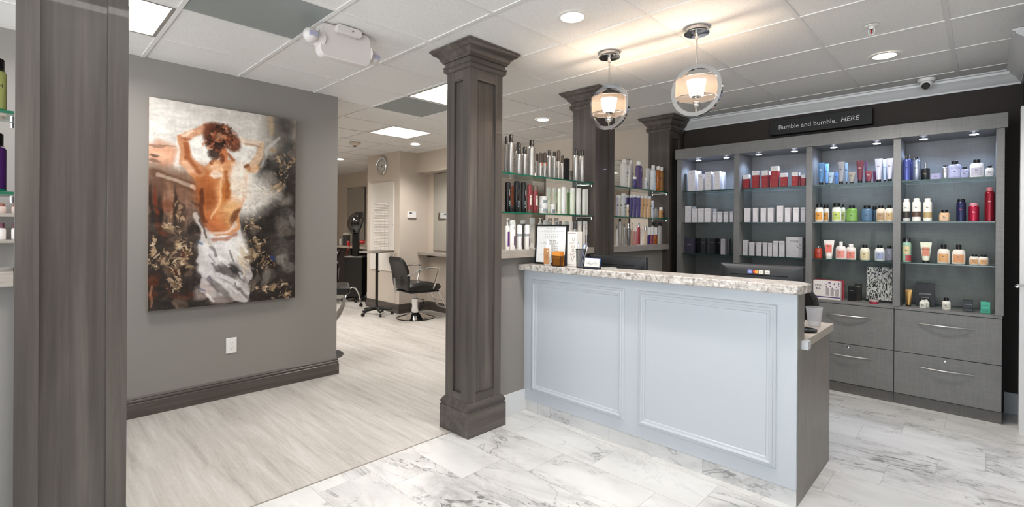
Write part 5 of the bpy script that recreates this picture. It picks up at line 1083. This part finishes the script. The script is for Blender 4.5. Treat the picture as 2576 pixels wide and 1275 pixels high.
hood = [(.215*math.sin(a_), .24-.26*math.cos(a_)-.19) for a_ in [PI/2*k_/10 for k_ in range(11)]]
def hp(k_): a_ = PI/2*k_/12; return (max(.002, .215*math.sin(a_)), .20*math.cos(a_)-.05)
hb_ = B().lathe([hp(k_) for k_ in range(13)], 36, cap=False).xform(Rh).obj('hood_shell', HOODG, t)
b_ = B(); b_.tube([(.217*math.cos(2*PI*k_/36), .217*math.sin(2*PI*k_/36), -.055) for k_ in range(36)], .014, 8, True); b_.xform(Rh).obj('hood_rim', BLACK, t)
B().lathe([(.001, .05), (.10, .04), (.15, .0), (.155, -.03)], 28, cap=False).xform(Rh).obj('inner_bowl', mat('inner_bowl_grey', '#55514d', .3), t)
# tray stand
t = thing('tray_stand', 'rolling tool tray on a black pole with five castered feet', 'tray stand', (3.92, 6.76, 0), .3)
B().lathe([(.022, .09), (.022, .96)], 16).obj('pole', BLACK, t); B().box(-.012, .012, -.045, -.0225, .66, .68).obj('height_knob', BLACK, t)
b_ = B(); b_.box(-.24, .24, -.14, .14, .965, .972); b_.obj('tray_bed', STEEL, t, bev=.002)
b_ = B()
for a_ in ((-.24, -.228, -.14, .14), (.228, .24, -.14, .14), (-.24, .24, -.14, -.128), (-.24, .24, .128, .14)): b_.box(a_[0], a_[1], a_[2], a_[3], .9725, .995)
b_.obj('tray_rim', mat('grey_tray', '#a59d93', .35), t, bev=.004)
for k_ in range(5):
    a_ = 2*PI*k_/5+.35; x_, y_ = .235*math.cos(a_), .235*math.sin(a_); B().tube([(0, 0, .105), (x_*.6, y_*.6, .085), (x_, y_, .075)], [.026, .02, .016], 8).obj('foot_spoke', BLACK, t); g = B(); g.tube([(x_-.014*math.sin(a_), y_+.014*math.cos(a_), .026), (x_+.014*math.sin(a_), y_-.014*math.cos(a_), .026)], .026, 16); g.obj('caster', BLACK, t)
# styling chair
def styling_chair(label, loc, rz):
    """faces local +X"""
    t = thing('styling_chair', label, 'chair', loc, rz, 'black salon styling chairs')
    B().lathe([(.285, 0), (.285, .006), (.275, .012)], 48).obj('rubber_ring', BLACK, t); B().lathe([(.272, .0125), (.24, .022), (.16, .045), (.09, .075), (.075, .085)], 48, cap=False).obj('base_dome', CHROME, t)
    B().lathe([(.060, .08), (.060, .29), (.05, .295)], 28).obj('pump_cylinder', CHROME, t); B().lathe([(.018, .295), (.018, .40)], 14).obj('piston', STEEL, t)
    B().tube([(.06, 0, .12), (.12, .02, .13), (.18, .06, .25), (.16, .14, .25)], .007, 8).obj('pump_lever', BLACK, t)
    B().box(-.20, .27, -.235, .235, .40, .425).obj('seat_pan', BLACK, t, bev=.006)
    n = 10; rings = []
    for i in range(n+1):
        f_ = i/n; x_ = -.24+.55*f_; top_ = .515+.045*math.sin(PI*min(1, f_*1.15))*(.6)+.01-.035*max(0, f_-.75)*4*.25; wd = .245 if 0 < i < n else .22; b0_ = .43 if 0 < i < n else .45
        rings.append([(x_, -wd, b0_), (x_, wd, b0_), (x_, wd*1.0, top_-.03), (x_, wd*.8, top_), (x_, 0, top_-.012), (x_, -wd*.8, top_), (x_, -wd*1.0, top_-.03)])
    B().loft(rings).obj('seat', LEATHER, t, bev=.012)
    n = 12; rings = []
    for i in range(n+1):
        f_ = i/n; z_ = .47+.46*f_; x_ = -.235-.10*f_+.035*math.sin(PI*f_); w_ = .205+.055*math.sin(PI*min(1, f_+.15)*.8); 
        if f_ > .8: w_ *= math.sqrt(max(.05, 1-((f_-.8)/.2)**2*.55))
        th = .036 if 0 < i < n else .02
        rings.append([(x_-th, -w_*.7, z_), (x_-th*.6, -w_, z_), (x_+th*.6, -w_, z_), (x_+th, -w_*.7, z_), (x_+th, w_*.7, z_), (x_+th*.6, w_, z_), (x_-th*.6, w_, z_), (x_-th, w_*.7, z_)])
    B().loft(rings).obj('backrest', LEATHER, t, bev=.008)
    B().loft([[(-.30-.028, -.03, .40), (-.30-.022, -.03, .40), (-.30-.022, .03, .40), (-.30-.028, .03, .40)], [(-.345, -.03, .62), (-.338, -.03, .62), (-.338, .03, .62), (-.345, .03, .62)]]).obj('back_bracket', STEEL, t)
    for s_ in (-1, 1):
        B().tube([(-.27, s_*.26, .665), (-.21, s_*.275, .69), (-.10, s_*.285, .745), (.05, s_*.29, .775), (.20, s_*.29, .77), (.235, s_*.285, .76), (.225, s_*.28, .72), (.17, s_*.265, .50), (.16, s_*.25, .46)], .0125, 10).obj('armrest', CHROME, t)
    b_ = B(); b_.tube([(.24, -.13, .42), (.29, -.13, .41), (.36, -.13, .30), (.46, -.13, .13), (.47, -.13, .12), (.47, .13, .12), (.46, .13, .13), (.36, .13, .30), (.29, .13, .41), (.24, .13, .42)], .011, 10); b_.tube([(.40, -.13, .235), (.40, .13, .235)], .009, 8); b_.obj('footrest', CHROME, t)
    return t
ch = styling_chair('black styling chair with chrome arms facing the recess mirror', (4.20, 6.12, 0), -.12)
dup(ch, (3.80, 8.55, 0), 2.6, 'black styling chair with chrome arms beside the hood dryer')
# chair with metal shell, mostly hidden by the art wall end
t = thing('shell_chair', 'black salon chair with polished metal shell, mostly hidden by the art wall', 'chair', (2.22, 5.02, 0), -.45)
B().lathe([(.26, 0), (.26, .008), (.25, .014)], 40).obj('rubber_ring', BLACK, t); B().lathe([(.247, .0145), (.2, .03), (.08, .06)], 40, cap=False).obj('base_dome', BLKSAT, t); B().lathe([(.05, .055), (.05, .30)], 24).obj('pump_cylinder', CHROME, t)
rings = []
for i in range(9):
    a_ = PI*.5*i/8; rings.append([(.02+.26*math.cos(a_*1.0)*1.0, -.24+.48*k_/6, .66-.34*math.sin(a_)-.0) for k_ in range(7)])
sh_ = B().loft(rings, False, False).obj('metal_shell', STEEL, t); sh_.modifiers.new('thickness', 'SOLIDIFY').thickness = .012
B().box(-.24, .32, -.25, .25, .665, .745).obj('seat', LEATHER, t, bev=.03, seg=3); B().box(-.02, .10, -.23, .23, .7455, .975).obj('backrest', LEATHER, t, bev=.03, seg=3)
B().tube([(.0, -.26, .80), (.12, -.27, .99), (.2, -.27, 1.0)], .011, 8).obj('armrest', CHROME, t)
# chrome stand with castors between
t = thing('folding_footstand', 'chrome inverted-V footstand with black castors in front of the hood dryer', 'footstand', (4.02, 7.72, 0), -.7)
B().tube([(-.15, 0, .06), (-.10, 0, .22), (-.05, 0, .31), (0, 0, .335), (.05, 0, .31), (.10, 0, .22), (.14, 0, .06)], .012, 10).obj('bent_tube', CHROME, t)
for x_, y_ in ((-.15, 0), (.14, 0)): B().tube([(x_, y_, .065), (x_, y_-.10, .03)], .008, 8).obj('foot_bar', BLACK, t); B().sphere((x_, y_, .03), .03, seg=14).obj('caster', BLACK, t)
B().tube([(.14, .02, .14), (.20, .03, .16), (.20, .06, .05), (.24, .02, .008), (.34, .0, .008)], .005, 6).obj('cable', BLACK, t)
# bottle rack beyond the foreground column
t = thing('wall_rack', 'small wall rack of bottles seen left of the foreground column', 'rack', (-.25, 4.2995, 1.25)); 
for z_ in (0, .158): B().box(-.4, .26, -.11, 0, z_, z_+.02).obj('rack_shelf', LEDGE, t, smooth=False)
for q in (7, 8, 9):
    for z_, c_ in ((.0203, '#d9d0cc'), (.1783, '#b9a49c')):
        tt = thing('nail_bottle', 'small pale %s-capped bottle, %s of three, %s level of the wall rack' % ((('plum', ords[9-q], 'lower') if z_ < .1 else ('brown', ords[9-q], 'upper'))), 'bottle', (-.50+.055*q, 4.235, 1.25+z_), 0, 'bottles on the %s rack level' % ('lower' if z_ < .1 else 'upper')); btl(tt, .034, .10 if z_ < .1 else .06, dict(body=c_, cap='#6a3a4a' if z_ < .1 else '#7a4a3c', cr=.6, ch=.3))

# ---------------------------------------------------------------- painting on canvas: figure seen from behind, brushwork computed on a fine mesh
AX0, AX1, AZ0, AZ1, AYF = .655, 1.68, .750, 2.276, 4.252
PW, PH = 340, 506
rng = np.random.RandomState(11)
def vnoise(w, h, cx, cy, seed=None):
    g = (np.random.RandomState(seed) if seed is not None else rng).rand(int(cy)+3, int(cx)+3)
    ys = np.linspace(0, cy, h); xs = np.linspace(0, cx, w); yi = ys.astype(int); xi = xs.astype(int); fy = ys-yi; fx = xs-xi
    fy = fy*fy*(3-2*fy); fx = fx*fx*(3-2*fx); fy = fy[:, None]; fx = fx[None, :]
    a = g[np.ix_(yi, xi)]; b_ = g[np.ix_(yi, xi+1)]; c_ = g[np.ix_(yi+1, xi)]; d_ = g[np.ix_(yi+1, xi+1)]
    return (a*(1-fx)+b_*fx)*(1-fy)+(c_*(1-fx)+d_*fx)*fy
def fbm(cx, cy, o=5): 
    s = 0; t_ = 0
    for k_ in range(o): w_ = .5**k_; s = s+w_*vnoise(PW, PH, cx*2**k_, cy*2**k_); t_ += w_
    return s/t_
YY, XX = np.mgrid[0:PH, 0:PW].astype(float)
wx = (fbm(9, 13)-.5)*26; wy = (fbm(9, 13)-.5)*26; fine = fbm(60, 90, 3)-.5; strok = fbm(14, 60, 4)-.5; vstr = fbm(90, 9, 4)-.5
IMG = np.zeros((PH, PW, 3))
def rgb(h): h = h.lstrip('#'); return np.array([int(h[i:i+2], 16)/255 for i in (0, 2, 4)])
def cv(x, y):
    """point of the canvas under a point of my sketch of it (sketch units measured on the photograph)"""
    p = atY(350+x/2.2366, 230+y/2.2366, AYF); return ((p[0]-AX0)/(AX1-AX0)*PW, (AZ1-p[2])/(AZ1-AZ0)*PH)
def put(mask, col, al=1.0): IMG[:] = IMG*(1-(mask*al)[..., None])+rgb(col)*(mask*al)[..., None]
def blob(x, y, rx, ry, col, al=1.0, ang=0, soft=.5, warp=1.0):
    cx, cy = cv(x, y); sx = PW/820.0; sy = PH/1180.0; rx *= sx; ry *= sy; X_ = XX+wx*warp-cx; Y_ = YY+wy*warp-cy; c_, s_ = math.cos(ang), math.sin(ang)
    d_ = np.sqrt(((X_*c_+Y_*s_)/rx)**2+((-X_*s_+Y_*c_)/ry)**2); put(np.clip((1+soft*.5-d_)/max(soft, .02), 0, 1)*np.clip(1+fine*.6, 0, 1), col, al)
def line(pts, w, col, al=1.0, soft=.8, warp=.7):
    P_ = [cv(*p) for p in pts]; best = np.full((PH, PW), 1e9); ws = w if isinstance(w, (list, tuple)) else [w]*len(P_); sc = PH/1180.0
    for i in range(len(P_)-1):
        (x0, y0), (x1, y1) = P_[i], P_[i+1]; dx, dy = x1-x0, y1-y0; L = dx*dx+dy*dy+1e-9; X_ = XX+wx*warp; Y_ = YY+wy*warp
        t_ = np.clip(((X_-x0)*dx+(Y_-y0)*dy)/L, 0, 1); d_ = np.hypot(X_-x0-t_*dx, Y_-y0-t_*dy)/((ws[i]+(ws[i+1]-ws[i])*t_)*sc); best = np.minimum(best, d_)
    put(np.clip((1+soft*.5-best)/soft, 0, 1), col, al)
def shape(pts, col, al=1.0, warp=.5, soft=0):
    P_ = [cv(*p) for p in pts]; X_ = XX+wx*warp; Y_ = YY+wy*warp; ins = np.zeros((PH, PW), bool); j = len(P_)-1
    for i in range(len(P_)):
        xi_, yi_ = P_[i]; xj, yj = P_[j]; c_ = ((yi_ > Y_) != (yj > Y_)) & (X_ < (xj-xi_)*(Y_-yi_)/(yj-yi_+1e-12)+xi_); ins ^= c_; j = i
    m_ = ins.astype(float)
    for _ in range(soft): m_ = (m_+np.roll(m_, 1, 0)+np.roll(m_, -1, 0)+np.roll(m_, 1, 1)+np.roll(m_, -1, 1))/5
    put(m_, col, al)
u_, v_ = XX/PW, YY/PH
def grad(stops, t_):
    o = np.zeros((PH, PW, 3)); 
    for c_ in range(3): o[..., c_] = np.interp(t_, [s_[0] for s_ in stops], [rgb(s_[1])[c_] for s_ in stops])
    return o
tt_ = np.clip(v_+(fbm(5, 7)-.5)*.35+np.clip(u_-.62, 0, 1)*.9, 0, 1)
IMG[:] = grad([(0, '#cfcac3'), (.18, '#c6c0b8'), (.30, '#a39a90'), (.42, '#6a5c52'), (.55, '#3c332e'), (1, '#2c2623')], tt_)
blob(260, 420, 330, 300, '#d5cfc8', .55, soft=1.2); blob(120, 230, 60, 130, '#b5aea6', .5, soft=.9); blob(90, 200, 70, 60, '#e6e2dc', .7, soft=1); blob(200, 120, 200, 60, '#dedad4', .6, soft=1); blob(480, 110, 260, 70, '#bdb6ae', .5, soft=1)
blob(640, 190, 90, 60, '#d2ccc4', .7, soft=.8); blob(800, 230, 110, 120, '#5a544f', .75, soft=1); blob(830, 180, 60, 60, '#3f3b39', .7, soft=1); blob(735, 190, 22, 80, '#b09a7e', .7, soft=.6)
# left middle: rust window-like block, then brown drips
blob(130, 350, 70, 70, '#c98c6c', .75, soft=.5); blob(125, 350, 45, 45, '#d9a98c', .6, soft=.6); blob(100, 360, 22, 12, '#4a3a34', .8); blob(100, 395, 26, 12, '#5a463c', .7); blob(110, 300, 70, 8, '#8a6f5e', .8)
blob(150, 500, 170, 90, '#7a5a46', .75, soft=.9); blob(120, 600, 160, 130, '#4a3327', .85, soft=1); blob(240, 620, 90, 130, '#7b5a48', .7, soft=1); blob(170, 640, 18, 130, '#a07a62', .6, soft=1)
for x, c_ in ((70, '#1c1512'), (95, '#6b2a18'), (115, '#1d1613'), (200, '#1f1815'), (140, '#a9826a'), (265, '#8a6a58')): blob(x, 650+rng.randint(-20, 40), 9, 110, c_, .7, soft=.8, warp=.5)
line([(90, 455), (180, 490), (300, 545)], 22, '#5b4032', .8); line([(110, 470), (200, 500), (310, 545)], 10, '#b8a594', .7); blob(303, 540, 14, 12, '#e6d8cc', .9)
# lower darks and lower left ground
blob(130, 1000, 200, 230, '#2c2521', .9, soft=.8); blob(250, 900, 90, 120, '#3d322b', .7, soft=1); blob(720, 650, 180, 200, '#26221f', .9, soft=.8); blob(800, 450, 110, 140, '#35322f', .85, soft=.9); blob(740, 1000, 150, 210, '#2f2926', .9, soft=.8); blob(820, 820, 70, 200, '#6a6661', .5, soft=1)
blob(690, 420, 50, 90, '#242221', .85, soft=.8); blob(840, 330, 40, 90, '#3c3a38', .8, soft=.9)
for q in range(60):
    x, y = 590+rng.rand()*280, 330+rng.rand()*820; blob(x, y, 10+rng.rand()*34, 8+rng.rand()*40, ['#1b1817', '#57524d', '#8a847c', '#3d3733', '#6e665e'][rng.randint(5)], .5, rng.rand()*3, .4)
for q in range(50):
    x, y = 60+rng.rand()*280, 640+rng.rand()*560; blob(x, y, 8+rng.rand()*26, 10+rng.rand()*40, ['#191513', '#4f3e34', '#7a6556', '#2b211c', '#5b2e1c'][rng.randint(5)], .5, rng.rand()*3, .4)
# pale light around the figure
blob(330, 330, 75, 95, '#e9e4dd', .9, soft=.7); blob(600, 340, 75, 80, '#e6e1da', .9, soft=.7); blob(620, 590, 170, 120, '#e2dbd2', .95, -.5, .8); blob(690, 600, 90, 50, '#c9c1b8', .7, -.3, .8); blob(585, 470, 70, 80, '#e6dfd6', .9, soft=.8); blob(225, 330, 22, 90, '#e6e0d8', .8, soft=.7)
blob(720, 300, 60, 55, '#b5aea5', .7, -.5, .7); line([(790, 260), (720, 330), (680, 420)], 9, '#d5cfc7', .5)
# skirt cloth
shape([(350, 790), (560, 730), (600, 860), (625, 1000), (630, 1170), (520, 1190), (420, 1195), (330, 1130), (335, 900)], '#bdb5b3', .95, 1.2, 2)
blob(470, 880, 120, 100, '#e9e5e1', .95, soft=.6); blob(560, 900, 60, 130, '#e3ded9', .9, soft=.6); blob(420, 960, 70, 110, '#d2ccca', .8, .5, .6); blob(590, 940, 35, 90, '#c7b090', .6, soft=.7); blob(500, 1010, 60, 60, '#57514f', .85, .4, .6); blob(540, 1000, 22, 45, '#2c2a2a', .8, -.6, .4)
line([(350, 1000), (430, 1060), (510, 1130), (600, 1170)], 26, '#d6d1cf', .8); line([(390, 1060), (460, 1120), (520, 1175)], 16, '#6d6461', .7); line([(450, 1030), (560, 1080), (620, 1130)], 14, '#e8e5e2', .8); blob(360, 1130, 50, 45, '#b9a9a2', .7); blob(580, 1140, 50, 50, '#b5aca8', .8); blob(460, 1180, 70, 26, '#756660', .7)
for q in range(30):
    x, y = 360+rng.rand()*250, 850+rng.rand()*310; a_ = .6+rng.rand()*.5; line([(x, y), (x+60*math.cos(a_), y+60*math.sin(a_))], 3+rng.rand()*6, ['#f0edea', '#8d8582', '#cfc9c6', '#5a5352', '#a49c9a'][rng.randint(5)], .6)
line([(335, 840), (360, 850)], 6, '#2c3f6c', .5); line([(390, 1045), (412, 1075)], 3, '#3c4d7c', .5); line([(325, 1105), (360, 1122)], 4, '#34466f', .5); blob(755, 945, 20, 16, '#2b3f78', .7)
# back and torso
shape([(345, 430), (400, 395), (450, 385), (520, 385), (590, 420), (620, 470), (600, 560), (575, 640), (570, 700), (560, 760), (500, 800), (430, 810), (390, 780), (350, 700), (330, 600), (315, 520), (270, 440), (290, 400)], '#c98d62', .95, .8, 2)
blob(370, 560, 60, 140, '#8a4a24', .85, -.1, .8); blob(400, 480, 60, 60, '#b06a3c', .8, soft=.9); blob(350, 490, 30, 60, '#a5673f', .7, soft=.8); blob(560, 520, 70, 120, '#e9dccd', .95, .1, .8); blob(570, 440, 50, 50, '#eadfd2', .9, soft=.8); blob(430, 460, 30, 26, '#f0ddcc', .9, soft=.6); blob(420, 420, 40, 22, '#e6bfa0', .8, soft=.8)
blob(455, 620, 20, 110, '#d99a66', .9, .12, .7); blob(490, 560, 22, 90, '#a5602c', .85, .1, .7); blob(430, 730, 55, 50, '#b5683c', .8, soft=.8); blob(520, 680, 45, 70, '#dcae7c', .85, soft=.8); blob(545, 700, 18, 55, '#5a3320', .75, .5, .6); blob(400, 770, 40, 26, '#a05c3a', .7, soft=.8); blob(470, 700, 40, 26, '#c78a5a', .6, soft=.8)
line([(352, 560), (345, 650), (375, 740)], 12, '#4e2a18', .8, .9); line([(455, 420), (470, 520), (450, 640), (410, 720)], 5, '#f0cda8', .55, 1); line([(480, 440), (500, 520), (490, 600)], 9, '#8c4a22', .6, 1)
line([(400, 795), (480, 785), (540, 740)], 8, '#e6d0c0', .8); line([(420, 830), (480, 830), (540, 790)], 12, '#9a5a44', .6)
# arms raised to the head
line([(385, 200), (310, 225), (240, 255)], [20, 24, 22], '#c9987a', .95, .4); line([(238, 258), (250, 320), (270, 390), (330, 440)], [24, 30, 36, 40], '#b9825e', .95, .4); line([(255, 290), (275, 370), (330, 450)], 14, '#8a4c2a', .8, .8); line([(300, 215), (245, 245)], 8, '#e8cdb8', .8); blob(262, 250, 26, 14, '#8b5134', .6); line([(262, 400), (290, 440)], 20, '#dcb294', .7, .8)
line([(560, 270), (620, 285), (690, 295)], [18, 20, 18], '#ddc9b6', .95, .5); line([(690, 300), (672, 360), (620, 430)], [18, 24, 26], '#c9ac90', .95, .5); line([(600, 415), (640, 440), (665, 420)], 12, '#a5714c', .8, .7); blob(650, 430, 22, 26, '#d8b493', .8); line([(600, 290), (680, 312)], 6, '#a98c74', .7, .8); line([(610, 410), (590, 420)], 8, '#6b432c', .7)
# neck and hair
blob(465, 355, 28, 45, '#b56a42', .95, soft=.5); line([(500, 350), (525, 385)], 9, '#8a4c30', .8); line([(440, 370), (400, 400)], 7, '#7d4428', .7); blob(452, 380, 14, 22, '#5a2c1a', .8, soft=.6)
blob(425, 240, 62, 62, '#4a2a1f', .98, .2, .35); blob(400, 225, 40, 45, '#6b3a26', .7, soft=.7); blob(470, 255, 75, 62, '#3f241b', .95, .4, .35); blob(430, 290, 42, 45, '#24150f', .95, .2, .5); blob(530, 295, 42, 45, '#5e3524', .95, .4, .4); blob(420, 345, 22, 40, '#24140e', .85, .1, .5)
for q in range(70):
    a_ = rng.rand()*2*PI; r_ = 1.0*rng.rand()**.6; x = 458+92*r_*math.cos(a_); y = 262+74*r_*math.sin(a_); b2q = 1.2+rng.randn()*.8; line([(x, y), (x+9*math.cos(b2q+.8), y+9), (x+18*math.cos(b2q), y+18*math.sin(b2q))], 2+rng.rand()*5, ['#8a4a30', '#1d110c', '#b07050', '#5e3222', '#3a2017', '#c99a7c'][rng.randint(6)], .7)
blob(430, 262, 16, 22, '#b9906c', .6, .3, .6)
# gold leaf
for q in range(520):
    zx = [(230, 740, 90, 90), (250, 880, 60, 50), (240, 960, 60, 60), (110, 960, 80, 40), (200, 1060, 50, 50), (700, 870, 60, 40), (740, 1090, 90, 50), (820, 1130, 50, 30), (640, 740, 60, 60), (810, 390, 60, 60), (770, 530, 60, 40), (170, 760, 40, 20), (640, 930, 30, 60), (70, 880, 20, 50), (710, 970, 50, 50)][rng.randint(15)]
    blob(zx[0]+rng.randn()*zx[2]*.5, zx[1]+rng.randn()*zx[3]*.5, 3+rng.rand()**2*13, 3+rng.rand()**2*12, ['#b59c7e', '#c9b498', '#8f775c', '#a58c70', '#6a5644'][rng.randint(5)], .8, rng.rand()*3, .2, 1.6)
blob(695, 955, 20, 46, '#15110f', .8, .3, .3); blob(695, 955, 10, 32, '#8f775c', .7, .3, .3); line([(60, 860), (90, 858)], 4, '#c9b49a', .9); line([(70, 1100), (70, 1200)], 5, '#c98c6c', .5); line([(640, 1090), (630, 1160)], 3, '#1d1a19', .7)
line([(320, 700), (350, 770), (400, 850)], 12, '#cfc4ba', .8); line([(345, 730), (380, 820)], 5, '#3d3430', .7)
# paint texture
IMG += (fine*.10+strok*.12+vstr*.06)[..., None]*(.6+.6*IMG.mean(2, keepdims=True)); IMG = np.clip(IMG, .02, .93)
lum = IMG.mean(2, keepdims=True); IMG = np.clip(lum+(IMG-lum)*1.08, 0, 1)
LINI = np.where(IMG <= .04045, IMG/12.92, ((IMG+.055)/1.055)**2.4)
pt = thing('canvas_painting', 'large canvas painting of a bare-backed figure with raised arms on the taupe wall', 'painting', ((AX0+AX1)/2, AYF, (AZ0+AZ1)/2)); hw, hh = (AX1-AX0)/2, (AZ1-AZ0)/2
me = bpy.data.meshes.new('painted_face'); xs = np.linspace(-hw, hw, PW); zs_ = np.linspace(hh, -hh, PH); gx, gz = np.meshgrid(xs, zs_)
co = np.stack([gx, np.full_like(gx, -.0004), gz], -1).reshape(-1, 3); idx = np.arange(PW*PH).reshape(PH, PW)
quads = np.stack([idx[1:, :-1], idx[1:, 1:], idx[:-1, 1:], idx[:-1, :-1]], -1).reshape(-1, 4)
me.vertices.add(len(co)); me.vertices.foreach_set('co', co.ravel()); me.loops.add(quads.size); me.loops.foreach_set('vertex_index', quads.ravel().astype(np.int32))
me.polygons.add(len(quads)); me.polygons.foreach_set('loop_start', (np.arange(len(quads))*4).astype(np.int32)); me.update(calc_edges=True)
ca = me.color_attributes.new('pigment', 'FLOAT_COLOR', 'POINT'); ca.data.foreach_set('color', np.concatenate([LINI.reshape(-1, 3), np.ones((PW*PH, 1))], 1).ravel())
pm_ = mat('oil_paint', '#888', .35, spec=.4); ns, ls, bq = nt(pm_); at_ = ns.new('ShaderNodeAttribute'); at_.attribute_name = 'pigment'; ls.new(at_.outputs['Color'], bq.inputs['Base Color']); bump(pm_, noise(pm_, texco(pm_), 90, 3), .25, .001)
me.materials.append(pm_); po = bpy.data.objects.new('painted_face', me); COL.objects.link(po); po.parent = pt
B().box(-hw, hw, 0, .0475, -hh, hh).obj('canvas_edge', C('#8a7b6e', .7), pt, bev=.001)
